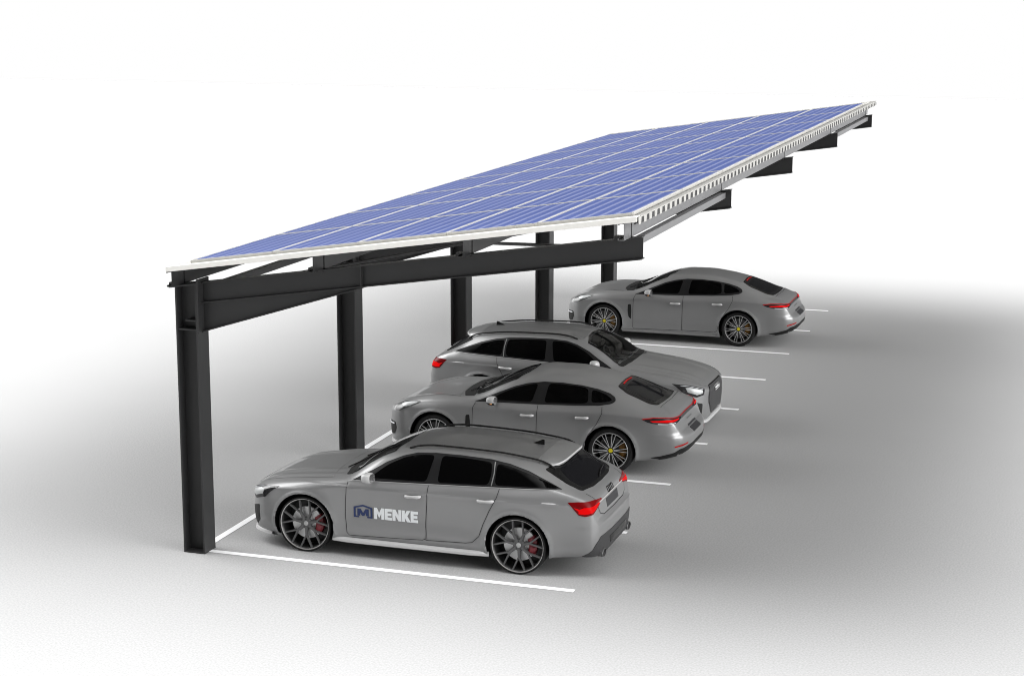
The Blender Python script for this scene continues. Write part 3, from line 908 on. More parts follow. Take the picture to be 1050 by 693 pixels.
def make_estate():
    root = empty('estate_car', (0, 0, 0))
    b = Body(4.995, ER, EAX, .420, .020, estate_crease)
    cb = CarBuilder(root, b)
    # opening behind the windscreen so one can look in
    WS = [(1.56, -.70, 1.07), (1.50, -.35, 1.115), (1.49, 0, 1.12), (1.50, .35, 1.115), (1.56, .70, 1.07),
          (2.11, .60, 1.345), (2.17, .30, 1.43), (2.19, 0, 1.44), (2.17, -.30, 1.43), (2.11, -.60, 1.345)]

    def cut(c):
        x, y, z = c
        if z < 1.0 or abs(y) > .66: return False
        f = 1.535 + .07 * (abs(y) / .7) ** 2; r = 2.15 - .07 * (abs(y) / .6) ** 2
        if not (f < x < r): return False
        t = (x - f) / (r - f)
        return abs(y) < .645 - .10 * t and z > 1.03
    b.build(root, M['paint'], cut)
    dws = (.42, 0, -.90)
    cb.patch('windscreen', WS, (.55, 0, -.83), M['windscreen'], .003, rad=.06, skirt=.004)
    # black frit border of the screen
    cb.line('screen_border', [(1.53, -.675, 1.08), (2.11, -.585, 1.35), (2.17, -.3, 1.43), (2.185, 0, 1.44), (2.17, .3, 1.43), (2.11, .585, 1.35), (1.53, .675, 1.08)], (.55, 0, -.83), M['gloss_black'], .035, .0045)
    cb.patch('cowl', [(1.41, -.42, 1.08), (1.395, 0, 1.09), (1.41, .42, 1.08), (1.47, .72, 1.02), (1.56, .72, 1.06), (1.51, .35, 1.11), (1.50, 0, 1.12), (1.51, -.35, 1.11), (1.56, -.72, 1.06), (1.47, -.72, 1.02)],
             (.2, 0, -1), M['matte_black'], .003, rad=.03)
    for s_, e_ in (((1.36, -.45, 1.10), (1.62, .25, 1.22)), ((1.40, .10, 1.12), (1.66, .62, 1.18))):
        w_ = MB(); p0 = cb.on(s_, (.3, 0, -1), .015); p1 = cb.on(e_, (.3, 0, -1), .016); pm = cb.on([(a + c) / 2 for a, c in zip(s_, e_)], (.3, 0, -1), .016)
        w_.tube([p0, pm, p1], .009, 6); w_.build('wiper', M['matte_black'], root)
    interior(root, 1.68, [(2.42, (-.38, .38)), (3.25, (-.40, 0, .40))], .30, 1.02, .68, -1)
    im = MB(); im.box(2.02, 2.05, -.12, .12, 1.23, 1.30); im.tube([(2.035, 0, 1.30), (2.06, 0, 1.40)], .012, 6); im.build('rear_view_mirror', M['matte_black'], root)

    # side glazing: gloss black surround, then the panes
    DLO = [(1.60, .998), (1.75, 1.014), (2.60, 1.048), (3.50, 1.086), (4.20, 1.112), (4.42, 1.122), (4.20, 1.205), (3.96, 1.292), (3.70, 1.356), (3.45, 1.390), (3.05, 1.408), (2.70, 1.412), (2.45, 1.394), (2.26, 1.345), (2.05, 1.255), (1.87, 1.145), (1.70, 1.055)]
    doors_f = cb.patch('front_door', P3([(1.545, .955), (1.62, .99), (2.66, 1.03), (2.655, .9), (2.635, .36), (2.60, .318), (1.60, .283), (1.555, .31), (1.535, .6)], -1), SIDE, M['paint'], .0022, both=True, rad=.04)
    doors_r = cb.patch('rear_door', P3([(2.675, 1.03), (3.62, 1.075), (3.60, .98), (3.50, .80), (3.42, .62), (3.36, .45), (3.24, .348), (3.15, .338), (2.655, .32), (2.66, .6)], -1), SIDE, M['paint'], .0022, both=True, rad=.04)
    for dl, pts in ((doors_f, [(1.56, .985), (1.545, .80), (1.538, .55), (1.55, .32), (1.585, .285), (2.60, .318), (2.638, .335)]),
                    (doors_r, [(2.672, 1.035), (2.664, .80), (2.645, .50), (2.645, .32), (3.18, .338), (3.27, .355), (3.37, .45), (3.43, .62), (3.51, .80), (3.605, .98), (3.625, 1.075)])):
        cb.line('shut_line', P3(pts, -1), SIDE, M['gap'], .0065, .0055, parent=dl, both=True)
    cb.patch('window_surround', P3(DLO, -1), SIDE, M['pillar'], .004, both=True, edge=.03)
    W1 = [(1.86, 1.054), (2.63, 1.074), (2.70, 1.388), (2.46, 1.372), (2.28, 1.325), (2.09, 1.235), (1.97, 1.150)]
    W2 = [(2.785, 1.078), (3.465, 1.106), (3.49, 1.22), (3.47, 1.360), (3.10, 1.382), (2.80, 1.388)]
    W3 = [(3.555, 1.112), (4.385, 1.134), (4.18, 1.198), (3.94, 1.268), (3.72, 1.325), (3.54, 1.352)]
    cb.patch('door_window', P3(W1, -1), SIDE, M['glass'], .0065, parent=doors_f, both=True, rad=.05)
    cb.patch('door_window', P3(W2, -1), SIDE, M['glass'], .0065, parent=doors_r, both=True, rad=.05)
    cb.patch('quarter_window', P3(W3, -1), SIDE, M['glass'], .0065, both=True, rad=.05)
    cb.line('pillar_trim', P3([(3.508, 1.365), (3.524, 1.24), (3.512, 1.100)], -1), SIDE, M['paint'], .014, .008, both=True)
    cb.line('belt_highlight', P3([(1.56, .993), (1.70, 1.008), (2.60, 1.044), (3.50, 1.082), (4.40, 1.117)], -1), SIDE, M['hubcap'], .008, .006, both=True)  # pale ribbon painting the highlight below the side windows
    for sg, dd in ((-1, doors_f[0]), (1, doors_f[1])):
        handle(cb, 2.475, .885, dd, sg, M['mirror_grey'])
    for sg, dd in ((-1, doors_r[0]), (1, doors_r[1])):
        handle(cb, 3.46, .92, dd, sg, M['mirror_grey'])
    for sg in (-1, 1): mirror_part(root, 1.88, .90, 1.07, sg, M['mirror_grey'])
    # roof rails, antenna
    for sg in (-1, 1):
        r_ = MB(); pts = []
        for k in range(25):
            t = k / 24; x = 2.30 + 1.95 * t
            lift = .006 + .022 * min(1, math.sin(math.pi * t) * 5)
            pts.append(cb.on((x, sg * (.575 - .02 * t), 3), (0, 0, -1), lift))
        r_.tube(pts, .0125, 8); r_.build('roof_rail', M['gloss_black'], root, smooth=60)
    cb.patch('roof_shade_patch', [(2.20, -.40, 1.45), (2.235, 0, 1.46), (2.20, .40, 1.45), (2.22, .555, 1.40), (3.0, .545, 1.45), (4.02, .53, 1.40), (4.035, 0, 1.44), (4.02, -.53, 1.40), (3.0, -.545, 1.45), (2.22, -.555, 1.40)], (0, 0, -1), M['roof_shade'], .002, rad=.03)  # darker patch: canopy shade on the roof put into the colour
    fin = MB(); p = cb.on((3.86, 0, 3), (0, 0, -1)); z = p.z
    fin.add([(3.76, 0, z), (3.82, -.022, z - .004), (3.93, -.020, z - .006), (3.94, 0, z - .006), (3.93, .020, z - .006), (3.82, .022, z - .004), (3.915, 0, z + .065), (3.935, 0, z + .06)],
            [(0, 1, 6), (1, 2, 7, 6), (2, 3, 7), (3, 4, 7), (4, 5, 6, 7), (5, 0, 6)])
    fin.build('roof_antenna', M['gloss_black'], root)
    # tailgate: spoiler, glass, shut line, badge, plate
    sp = MB(); nY = 22; top = []; bot = []
    for k in range(nY + 1):
        y = -.57 + 1.14 * k / nY; e = (abs(y) / .57)
        xa = 4.045 - .01 * e ** 2; xb = 4.335 - .20 * e ** 6; ze = 1.392 - .060 * e ** 4
        za = cb.on((xa, y, 3), (0, 0, -1)).z + .004
        zrow = []
        for t in (0, .25, .5, .75, 1):
            x = xa + (xb - xa) * t
            zrow.append((x, y, za + (ze - za) * t + .010 * math.sin(math.pi * t)))
        top.append(zrow); bot.append([(x, yy, zz - .022 - .016 * (1 if t > .5 else 0)) for (x, yy, zz), t in zip(zrow, (0, .25, .5, .75, 1))])
    vs = [p for r_ in top for p in r_] + [p for r_ in bot for p in r_]; nb = (nY + 1) * 5; fs = []
    for k in range(nY):
        for i in range(4):
            a = k * 5 + i
            fs += [(a, a + 1, a + 6, a + 5), (nb + a, nb + a + 5, nb + a + 6, nb + a + 1)]
        fs.append((k * 5 + 4, nb + k * 5 + 4, nb + k * 5 + 9, k * 5 + 9)); fs.append((k * 5, k * 5 + 5, nb + k * 5 + 5, nb + k * 5))
    for k in (0, nY):
        for i in range(4): a = k * 5 + i; fs.append((a, nb + a, nb + a + 1, a + 1))
    sp.add(vs, fs); spo = sp.build('roof_spoiler', M['paint'], root, smooth=40)
    lpm = MB(); lpm.tube([(r_[4][0] + .002, r_[4][1], r_[4][2] - .010) for r_ in top], .0125, 8); lpm.build('spoiler_lip', M['mirror_grey'], spo, smooth=60)
    cb.line('spoiler_seam', [(4.05, -.58, 1.4), (4.06, 0, 1.45), (4.05, .58, 1.4)], (0, 0, -1), M['rim_dark'], .007, .004, parent=spo)
    RG = [(4.12, -.640, 1.28), (4.20, -.565, 1.35), (4.24, 0, 1.37), (4.20, .565, 1.35), (4.12, .640, 1.28), (4.44, .675, 1.14), (4.63, .64, 1.075), (4.70, .35, 1.07), (4.715, 0, 1.075), (4.70, -.35, 1.07), (4.63, -.64, 1.075), (4.44, -.675, 1.14)]
    tg = cb.patch('tailgate', [(4.70, -.64, 1.03), (4.74, -.38, 1.04), (4.75, 0, 1.045), (4.74, .38, 1.04), (4.70, .64, 1.03), (4.82, .62, .97), (4.84, .61, .88), (4.88, .57, .80), (4.90, .45, .765), (4.905, 0, .76), (4.90, -.45, .765), (4.88, -.57, .80), (4.84, -.61, .88), (4.82, -.62, .97)], (-1, 0, -.25), M['paint'], .0025, rad=.04)
    cb.line('shut_line', [(4.68, -.65, 1.04), (4.81, -.615, .96), (4.845, -.605, .87), (4.885, -.57, .795), (4.905, -.45, .760), (4.91, 0, .755), (4.905, .45, .760), (4.885, .57, .795), (4.845, .605, .87), (4.81, .615, .96), (4.68, .65, 1.04)], (-1, 0, -.25), M['gap'], .008, .0035, parent=tg)
    cb.patch('rear_window', RG, (-.54, 0, -.84), M['gloss_black'], .004, rad=.05)
    RGi = [(4.30, -.52, 1.30), (4.30, .52, 1.30), (4.44, .58, 1.17), (4.60, .555, 1.10), (4.66, .3, 1.09), (4.67, 0, 1.095), (4.66, -.3, 1.09), (4.60, -.555, 1.10), (4.44, -.58, 1.17)]
    cb.patch('rear_pane', RGi, (-.54, 0, -.84), M['glass_rear'], .006, rad=.05)
    rw = MB(); rw.tube([cb.on((4.66, 0, 1.09), (-.54, 0, -.84), .02), cb.on((4.61, .2, 1.1), (-.54, 0, -.84), .016), cb.on((4.58, .42, 1.1), (-.54, 0, -.84), .014)], .009, 6); rw.build('rear_wiper', M['matte_black'], root)
    cb.patch('number_plate', [(4.86, -.26, .90), (4.86, .26, .90), (4.89, .26, .79), (4.89, -.26, .79)], (-1, 0, -.2), M['plate'], .006, parent=tg)
    rings(cb, 'emblem', (-1, 0, -.25), (4.84, 0, .975), (0, 1, 0), .036, M['gloss_black'], tg)
    cb.line('chrome_strip', [(4.86, -.60, .925), (4.87, 0, .93), (4.86, .60, .925)], (-1, 0, -.2), M['rim_lip'], .018, .0065, parent=tg)
    # tail lamps, wrapping round the corner
    dc = (-.74, .67, 0)
    TL = [(4.55, -.93, .985), (4.68, -.90, .992), (4.80, -.72, .980), (4.845, -.46, .950), (4.85, -.44, .925), (4.83, -.62, .880), (4.77, -.80, .830), (4.72, -.85, .815), (4.66, -.89, .830)]
    lamps = cb.patch('tail_lamp', TL, dc, M['red_lens'], .006, both=True, rad=.012, grid=.02, edge=.012)
    cb.patch('tail_lamp_glow', [(4.60, -.90, .925), (4.66, -.875, .905), (4.70, -.85, .925), (4.835, -.55, .925), (4.835, -.56, .905), (4.76, -.79, .855), (4.70, -.845, .842), (4.655, -.885, .850), (4.65, -.88, .88)], dc, M['red_lit'], .009, parent=lamps, both=True, grid=.02, edge=.012)
    # rear bumper: diffuser and tail pipes
    cb.patch('rear_diffuser', [(4.70, -.835, .285), (4.80, -.775, .45), (4.86, -.70, .525), (4.94, -.42, .535), (4.96, 0, .535), (4.94, .42, .535), (4.86, .70, .525), (4.80, .775, .45), (4.70, .835, .285), (4.80, .6, .255), (4.88, 0, .255), (4.80, -.6, .255)], (-1, 0, 0), M['dark_grey'], .008, rad=.02)
    cb.patch('diffuser_panel', [(4.90, -.40, .46), (4.94, .40, .46), (4.9, .36, .36), (4.9, -.36, .36)], (-1, 0, 0), M['gloss_black'], .012, rad=.02)
    for sg in (-1, 1):
        ex = MB(); n = 24; pr = []
        for x, s_ in ((4.66, .95), (4.912, 1.0), (4.918, .88), (4.84, .86)):
            pr.append([(x, sg * .60 + .085 * s_ * math.cos(a), .292 + .052 * s_ * math.sin(a)) for a in [2 * math.pi * k / n for k in range(n)]])
        vs = [p for r_ in pr for p in r_]; fs = []
        for i in range(3):
            for k in range(n): fs.append((i * n + k, i * n + (k + 1) % n, (i + 1) * n + (k + 1) % n, (i + 1) * n + k))
        ex.add(vs, fs); ex.build('tailpipe', M['rim_dark'], root, smooth=40)
        eb = MB(); eb.add(pr[3], [tuple(range(n))]); eb.build('tailpipe_bore', M['matte_black'], root)
    cb.line('bumper_crease', [(4.62, -.90, .665), (4.80, -.80, .670), (4.90, -.70, .685), (4.97, -.3, .69), (4.98, 0, .69), (4.97, .3, .69), (4.90, .70, .685), (4.80, .80, .67), (4.62, .90, .665)], (-1, 0, 0), M['paint'], .012, .006)
    # bonnet shut lines
    hood = cb.patch('bonnet', [(.07, -.42, .79), (.055, 0, .80), (.07, .42, .79), (.17, .60, .84), (.45, .70, .91), (.95, .76, .98), (1.30, .765, 1.01), (1.25, .42, 1.06), (1.235, 0, 1.07), (1.25, -.42, 1.06), (1.30, -.765, 1.01), (.95, -.76, .98), (.45, -.70, .91), (.17, -.60, .84)], (0, 0, -1), M['paint'], .0022, rad=.06, grid=.025)
    cb.line('shut_line', [(1.32, -.77, 1.0), (.95, -.765, .98), (.45, -.705, .91), (.17, -.605, .84), (.065, -.42, .79), (.05, 0, .80), (.065, .42, .79), (.17, .605, .84), (.45, .705, .91), (.95, .765, .98), (1.32, .77, 1.0)], (0, 0, -1), M['rim_dark'], .005, .003, parent=hood)
    # front: grille, lamps, intakes, lip
    gr = cb.patch('grille', [(.03, -.40, .735), (.03, .40, .735), (.05, .50, .60), (.10, .50, .50), (.06, .36, .30), (.06, -.36, .30), (.10, -.50, .50), (.05, -.50, .60)], (1, 0, 0), M['dark_grey'], .006, rad=.03, grid=.03)
    cb.line('grille_frame', smooth_poly([(.03, -.41, .745), (.03, .41, .745), (.05, .51, .60), (.10, .51, .50), (.06, .37, .29), (.06, -.37, .29), (.10, -.51, .50), (.05, -.51, .60)], .03), (1, 0, 0), M['gloss_black'], .020, .009, parent=gr, closed=True)
    rings(cb, 'emblem', (1, 0, 0), (.0, 0, .655), (0, 1, 0), .046, M['chrome'], gr, .012)
    dh = (.80, .60, -.1)
    HL = [(.14, -.60, .735), (.19, -.68, .760), (.34, -.79, .808), (.60, -.905, .842), (.50, -.90, .765), (.41, -.87, .675), (.24, -.77, .615), (.15, -.64, .640)]
    hl = cb.patch('headlamp', HL, dh, M['lamp_glass'], .005, both=True, rad=.015, grid=.02, edge=.012)
    cb.patch('headlamp_lens', [(.17, -.65, .715), (.22, -.70, .735), (.34, -.795, .772), (.42, -.845, .775), (.38, -.84, .705), (.25, -.755, .655), (.18, -.665, .665)], dh, M['lamp_clear'], .008, parent=hl, both=True, grid=.02, edge=.012)
    cb.line('daytime_light', [(.16, -.64, .728), (.21, -.69, .745), (.34, -.80, .790), (.48, -.87, .812)], dh, M['led'], .008, .010, parent=hl, both=True)
    cb.patch('bumper_intake', [(.12, -.70, .50), (.26, -.85, .555), (.25, -.845, .34), (.17, -.78, .26), (.12, -.72, .30)], (.75, .66, 0), M['matte_black'], .005, both=True, rad=.02)
    lip = MB(); N_ = 40; pts_o = []; 
    for k in range(N_ + 1):
        y = -.86 + 1.72 * k / N_
        p = cb.on((0, y, .20), (1, 0, 0)); pts_o.append((p.x, y))
    vs = []
    for x, y in pts_o:
        vs += [(x + .05, y * .985, .235), (x - .022, y * 1.005, .200), (x - .030, y * 1.01, .165), (x + .06, y * .98, .150)]
    fs = []
    for k in range(N_):
        for i in range(4): fs.append((k * 4 + i, k * 4 + (i + 1) % 4, (k + 1) * 4 + (i + 1) % 4, (k + 1) * 4 + i))
    lip.add(vs, fs); lip.build('front_lip', M['mirror_grey'], root, smooth=30)
    # sill blades between the wheels, paler grey painting in the ledge highlight
    for sg in (-1, 1):
        sk = MB(); vs = []; N_ = 30
        for k in range(N_ + 1):
            t = k / N_; x = 1.345 + 2.15 * t
            e = min(1, math.sin(math.pi * t) * 3.0)
            vs += [(x, sg * .920, .250), (x, sg * (.936 + .034 * e), .226), (x, sg * (.940 + .036 * e), .196), (x, sg * .89, .172)]
        fs = []
        for k in range(N_):
            for i in range(3): fs.append((k * 4 + i, k * 4 + i + 1, (k + 1) * 4 + i + 1, (k + 1) * 4 + i))
        sk.add(vs, fs); sk.build('side_skirt', M['mirror_grey'], root, smooth=30)
    for ax, az in EAX:
        for sg in (-1, 1):
            wheel_well(root, ax, az, .420, sg, .60, .93)
            wheel(root, ax, az, .950, sg, 'mesh', .372, .346, .28)
    return root, cb, doors_f


# ---------------- fastback car
FR = [
 (0.06, .36, .22, .37, .30, .46, .29, .54, .26, .585, .20, .600, .11, .606, .608),
 (0.072, .24, .40, .25, .48, .44, .47, .58, .43, .632, .35, .648, .20, .656, .658),
 (0.10, .18, .53, .19, .61, .42, .60, .62, .55, .685, .44, .698, .25, .704, .706),
 (0.165, .15, .65, .17, .735, .42, .725, .66, .67, .735, .53, .752, .30, .752, .754),
 (0.28, .145, .76, .17, .840, .43, .830, .70, .755, .785, .60, .805, .33, .800, .802),
 (0.48, .15, .85, .18, .920, .46, .905, .75, .815, .855, .65, .880, .36, .862, .862),
 (0.945, .16, .875, .20, .940, .52, .918, .80, .830, .920, .68, .955, .38, .945, .948),
 (1.25, .17, .885, .205, .915, .52, .900, .82, .838, .930, .70, .968, .40, .985, .992),
 (1.48, .17, .885, .205, .905, .52, .896, .82, .838, .930, .72, .985, .42, 1.025, 1.035),
 (1.70, .17, .885, .205, .902, .52, .895, .825, .838, .932, .715, 1.040, .45, 1.105, 1.120),
 (1.95, .17, .885, .205, .902, .52, .895, .83, .838, .938, .680, 1.150, .45, 1.225, 1.245),
 (2.20, .17, .885, .205, .902, .52, .895, .835, .838, .945, .640, 1.250, .44, 1.312, 1.330),
 (2.55, .17, .885, .205, .902, .52, .895, .84, .838, .955, .615, 1.318, .42, 1.372, 1.388),
 (2.90, .17, .885, .205, .904, .53, .900, .85, .842, .970, .605, 1.324, .41, 1.376, 1.392),
 (3.30, .17, .890, .205, .918, .56, .915, .875, .850, 1.000, .600, 1.282, .41, 1.338, 1.356),
 (3.60, .175, .895, .21, .940, .60, .932, .90, .862, 1.020, .600, 1.222, .42, 1.284, 1.300),
 (3.78, .18, .895, .215, .948, .61, .938, .91, .865, 1.020, .610, 1.175, .43, 1.238, 1.254),
 (4.05, .19, .885, .23, .935, .61, .925, .90, .850, 1.000, .640, 1.090, .45, 1.150, 1.166),
 (4.30, .205, .86, .25, .910, .60, .898, .885, .820, .965, .650, 1.012, .45, 1.062, 1.076),
 (4.50, .23, .82, .28, .875, .59, .862, .865, .785, .930, .640, .962, .44, 1.010, 1.022),
 (4.64, .255, .77, .31, .830, .58, .815, .835, .745, .895, .615, .918, .41, .938, .944),
 (4.72, .28, .72, .335, .785, .57, .770, .785, .705, .835, .58, .852, .38, .862, .866),
 (4.765, .30, .67, .36, .740, .56, .728, .710, .665, .752, .54, .765, .35, .772, .776),
 (4.815, .33, .59, .38, .670, .54, .660, .625, .600, .665, .48, .675, .31, .680, .683),
 (4.86, .37, .44, .41, .520, .52, .510, .585, .460, .612, .37, .620, .24, .623, .625),
 (4.885, .43, .24, .45, .30, .51, .295, .55, .27, .565, .21, .570, .12, .573, .575),
]
FAX = [(.945, .355), (3.775, .355)]


def fast_crease(A):
    x, y, z = A[:, :, 0], A[:, :, 1].copy(), A[:, :, 2]
    # bumper shelf round the tail
    w = np.clip((x - 4.35) / .35, 0, 1)
    sg = 1 / (1 + np.exp((z - .635) / .012)) * np.clip((z - .25) / .12, 0, 1)
    A[:, :, 1] += np.where(y > .12, w * .020 * sg, 0)
    A[:, :, 0] += np.clip((x - 4.62) / .2, 0, 1) * .030 * sg
    # scallop low on the doors and a soft shoulder over the rear wheel
    wd = np.clip((x - 1.40) / .2, 0, 1) * np.clip((3.30 - x) / .2, 0, 1)
    A[:, :, 1] -= np.where(y > .8, wd * .014 * np.exp(-((z - .40) / .08) ** 2), 0)
    wf = np.exp(-((x - .95) / .55) ** 2)
    A[:, :, 2] += np.where(z > .6, wf * .020 * np.exp(-((y - .70) / .10) ** 2), 0)
    return A


def make_fastback():
    root = empty('fastback_car', (0, 0, 0))
    b = Body(4.92, FR, FAX, .402, .018, fast_crease, kx=1.0)
    cb = CarBuilder(root, b)
    WS = [(1.55, -.68, 1.01), (1.44, -.35, 1.03), (1.42, 0, 1.04), (1.44, .35, 1.03), (1.55, .68, 1.01),
          (2.19, .57, 1.27), (2.28, .30, 1.36), (2.31, 0, 1.375), (2.28, -.30, 1.36), (2.19, -.57, 1.27)]

    def cut(c):
        x, y, z = c; 
        if z < .95 or abs(y) > .62: return False
        f = 1.47 + .10 * (abs(y) / .68) ** 2; r = 2.26 - .09 * (abs(y) / .57) ** 2
        if not (f < x < r): return False
        t = (x - f) / (r - f)
        return abs(y) < .62 - .09 * t and z > 1.0
    b.build(root, M['paint'], cut)
    cb.patch('windscreen', WS, (.50, 0, -.86), M['windscreen'], .003, rad=.06, skirt=.004)
    cb.line('screen_border', [(1.58, -.655, 1.02), (2.19, -.555, 1.28), (2.28, -.3, 1.36), (2.305, 0, 1.375), (2.28, .3, 1.36), (2.19, .555, 1.28), (1.58, .655, 1.02)], (.5, 0, -.86), M['gloss_black'], .035, .0045)
    cb.patch('cowl', [(1.27, -.40, 1.0), (1.25, 0, 1.0), (1.27, .40, 1.0), (1.38, .70, .98), (1.55, .70, 1.0), (1.46, .35, 1.03), (1.44, 0, 1.04), (1.46, -.35, 1.03), (1.55, -.70, 1.0), (1.38, -.70, .98)], (.15, 0, -1), M['matte_black'], .003, rad=.03)
    for s_, e_ in (((1.38, -.45, 1.05), (1.66, .25, 1.2)), ((1.42, .10, 1.05), (1.72, .58, 1.12))):
        w_ = MB(); p0 = cb.on(s_, (.3, 0, -1), .015); p1 = cb.on(e_, (.3, 0, -1), .016); pm = cb.on([(a + c) / 2 for a, c in zip(s_, e_)], (.3, 0, -1), .016)
        w_.tube([p0, pm, p1], .009, 6); w_.build('wiper', M['matte_black'], root)
    interior(root, 1.75, [(2.48, (-.37, .37)), (3.22, (-.36, .36))], .24, .96, .66, -1)
    DLO = [(1.58, .945), (2.0, .955), (2.6, .972), (3.2, 1.000), (3.58, 1.030), (3.76, 1.062), (3.815, 1.095), (3.79, 1.135), (3.69, 1.182), (3.50, 1.232), (3.25, 1.272), (2.95, 1.295), (2.65, 1.292), (2.40, 1.256), (2.20, 1.200), (2.00, 1.118), (1.78, 1.020), (1.66, .970)]
    doors_f = cb.patch('front_door', P3([(1.575, .90), (1.62, .935), (2.60, .962), (2.60, .8), (2.585, .27), (2.55, .252), (1.60, .235), (1.565, .26), (1.56, .6)], -1), SIDE, M['paint'], .0022, both=True, rad=.05)
    doors_r = cb.patch('rear_door', P3([(2.615, .962), (3.62, 1.015), (3.64, .93), (3.56, .76), (3.44, .60), (3.37, .45), (3.34, .30), (3.28, .262), (2.605, .252), (2.61, .6)], -1), SIDE, M['paint'], .0022, both=True, rad=.05)
    for dl, pts in ((doors_f, [(1.60, .93), (1.568, .86), (1.562, .6), (1.562, .26), (1.60, .236), (2.56, .253), (2.595, .26)]),
                    (doors_r, [(2.608, .962), (2.603, .7), (2.593, .26), (3.28, .262), (3.345, .30), (3.375, .45), (3.445, .60), (3.565, .76), (3.645, .93), (3.63, 1.02)])):
        cb.line('shut_line', P3(pts, -1), SIDE, M['gap'], .0065, .0055, parent=dl, both=True)
    cb.patch('window_surround', P3(DLO, -1), SIDE, M['pillar'], .004, both=True, rad=.02, edge=.03)
    W1 = [(1.86, .985), (2.50, .998), (2.57, 1.262), (2.42, 1.235), (2.22, 1.18), (2.05, 1.11), (1.92, 1.045)]
    W2 = [(2.70, 1.005), (3.27, 1.030), (3.40, 1.055), (3.36, 1.232), (3.22, 1.255), (2.95, 1.274), (2.74, 1.272)]
    W3 = [(3.45, 1.060), (3.62, 1.072), (3.73, 1.090), (3.76, 1.105), (3.67, 1.155), (3.52, 1.202), (3.42, 1.222)]
    cb.patch('door_window', P3(W1, -1), SIDE, M['glass'], .0065, parent=doors_f, both=True, rad=.05)
    cb.patch('door_window', P3(W2, -1), SIDE, M['glass'], .0065, parent=doors_r, both=True, rad=.05)
    cb.patch('quarter_window', P3(W3, -1), SIDE, M['glass'], .0065, both=True, rad=.04)
    for sg, dd in ((-1, doors_f[0]), (1, doors_f[1])): handle(cb, 2.45, .80, dd, sg, M['mirror_grey'], .21)
    for sg, dd in ((-1, doors_r[0]), (1, doors_r[1])): handle(cb, 3.33, .835, dd, sg, M['mirror_grey'], .21)
    for sg in (-1, 1): mirror_part(root, 1.90, .86, .985, sg, M['mirror_grey'], True)
    cb.patch('wing_vent', P3([(1.455, .735), (1.515, .745), (1.530, .60), (1.520, .43), (1.470, .48), (1.452, .60)], -1), SIDE, M['matte_black'], .004, both=True, rad=.02)
    # bonnet
    hood = cb.patch('bonnet', [(.20, -.38, .77), (.17, 0, .77), (.20, .38, .77), (.50, .56, .86), (.95, .66, .95), (1.30, .72, .97), (1.26, .40, 1.0), (1.24, 0, 1.0), (1.26, -.40, 1.0), (1.30, -.72, .97), (.95, -.66, .95), (.50, -.56, .86)], (0, 0, -1), M['paint'], .0022, rad=.06, grid=.03)
    cb.line('shut_line', [(1.32, -.725, .97), (.95, -.665, .95), (.50, -.565, .86), (.20, -.385, .77), (.165, 0, .77), (.20, .385, .77), (.50, .565, .86), (.95, .665, .95), (1.32, .725, .97)], (0, 0, -1), M['gap'], .007, .003, parent=hood)
    # headlamps, intakes
    dh = (.62, .62, -.48)
    hl = cb.patch('headlamp', [(.32, -.73, .665), (.38, -.69, .735), (.50, -.71, .785), (.64, -.765, .835), (.74, -.82, .850), (.66, -.84, .805), (.55, -.85, .745), (.43, -.83, .690), (.35, -.78, .660)], dh, M['lamp_housing_grey'], .004, both=True, curve=True, grid=.02, edge=.012)
    cb.patch('headlamp_lens', [(.46, -.735, .745), (.55, -.745, .785), (.66, -.79, .822), (.69, -.82, .826), (.63, -.83, .792), (.52, -.815, .738)], dh, M['lamp_clear'], .007, parent=hl, both=True, curve=True, grid=.02, edge=.012)
    cb.patch('bumper_intake', [(.07, -.56, .50), (.16, -.74, .515), (.25, -.83, .52), (.27, -.85, .42), (.22, -.81, .32), (.14, -.74, .30), (.08, -.62, .32)], (.75, .66, 0), M['matte_black'], .005, both=True, rad=.03)
    cb.line('daytime_light', [(.07, -.54, .475), (.16, -.73, .485), (.24, -.82, .49)], (.75, .66, 0), M['led'], .022, .014, both=True)
    cb.patch('centre_intake', [(.02, -.48, .36), (.02, .48, .36), (.03, .44, .25), (.03, -.44, .25)], (1, 0, 0), M['matte_black'], .005, rad=.03)
    lip = MB(); N_ = 40; vs = []
    for k in range(N_ + 1):
        y = -.82 + 1.64 * k / N_
        p = cb.on((0, y, .20), (1, 0, 0)); x = p.x
        vs += [(x + .05, y * .985, .215), (x - .016, y * 1.005, .188), (x - .022, y * 1.01, .158), (x + .06, y * .98, .140)]
    fs = []
    for k in range(N_):
        for i in range(4): fs.append((k * 4 + i, k * 4 + (i + 1) % 4, (k + 1) * 4 + (i + 1) % 4, (k + 1) * 4 + i))
    lip.add(vs, fs); lip.build('front_lip', M['mirror_grey'], root, smooth=30)
    # rear: window, lamps, light bar, plate, reflectors, pipes
    RG = [(3.76, -.43, 1.26), (3.745, 0, 1.28), (3.76, .43, 1.26), (3.92, .53, 1.18), (4.28, .56, 1.05), (4.41, .52, 1.02), (4.45, .25, 1.04), (4.46, 0, 1.04), (4.45, -.25, 1.04), (4.41, -.52, 1.02), (4.28, -.56, 1.05), (3.92, -.53, 1.18)]
    cb.patch('rear_window', RG, (-.35, 0, -.94), M['gloss_black'], .004, rad=.05)
    cb.patch('rear_pane', [(3.86, -.39, 1.23), (3.85, 0, 1.25), (3.86, .39, 1.23), (4.22, .46, 1.08), (4.34, .43, 1.05), (4.38, 0, 1.06), (4.34, -.43, 1.05), (4.22, -.46, 1.08)], (-.35, 0, -.94), M['glass_rear'], .006, rad=.05)
    cb.line('high_brake_light', [(3.80, -.24, 1.26), (3.79, 0, 1.27), (3.80, .24, 1.26)], (-.35, 0, -.94), M['red_strip'], .022, .010)
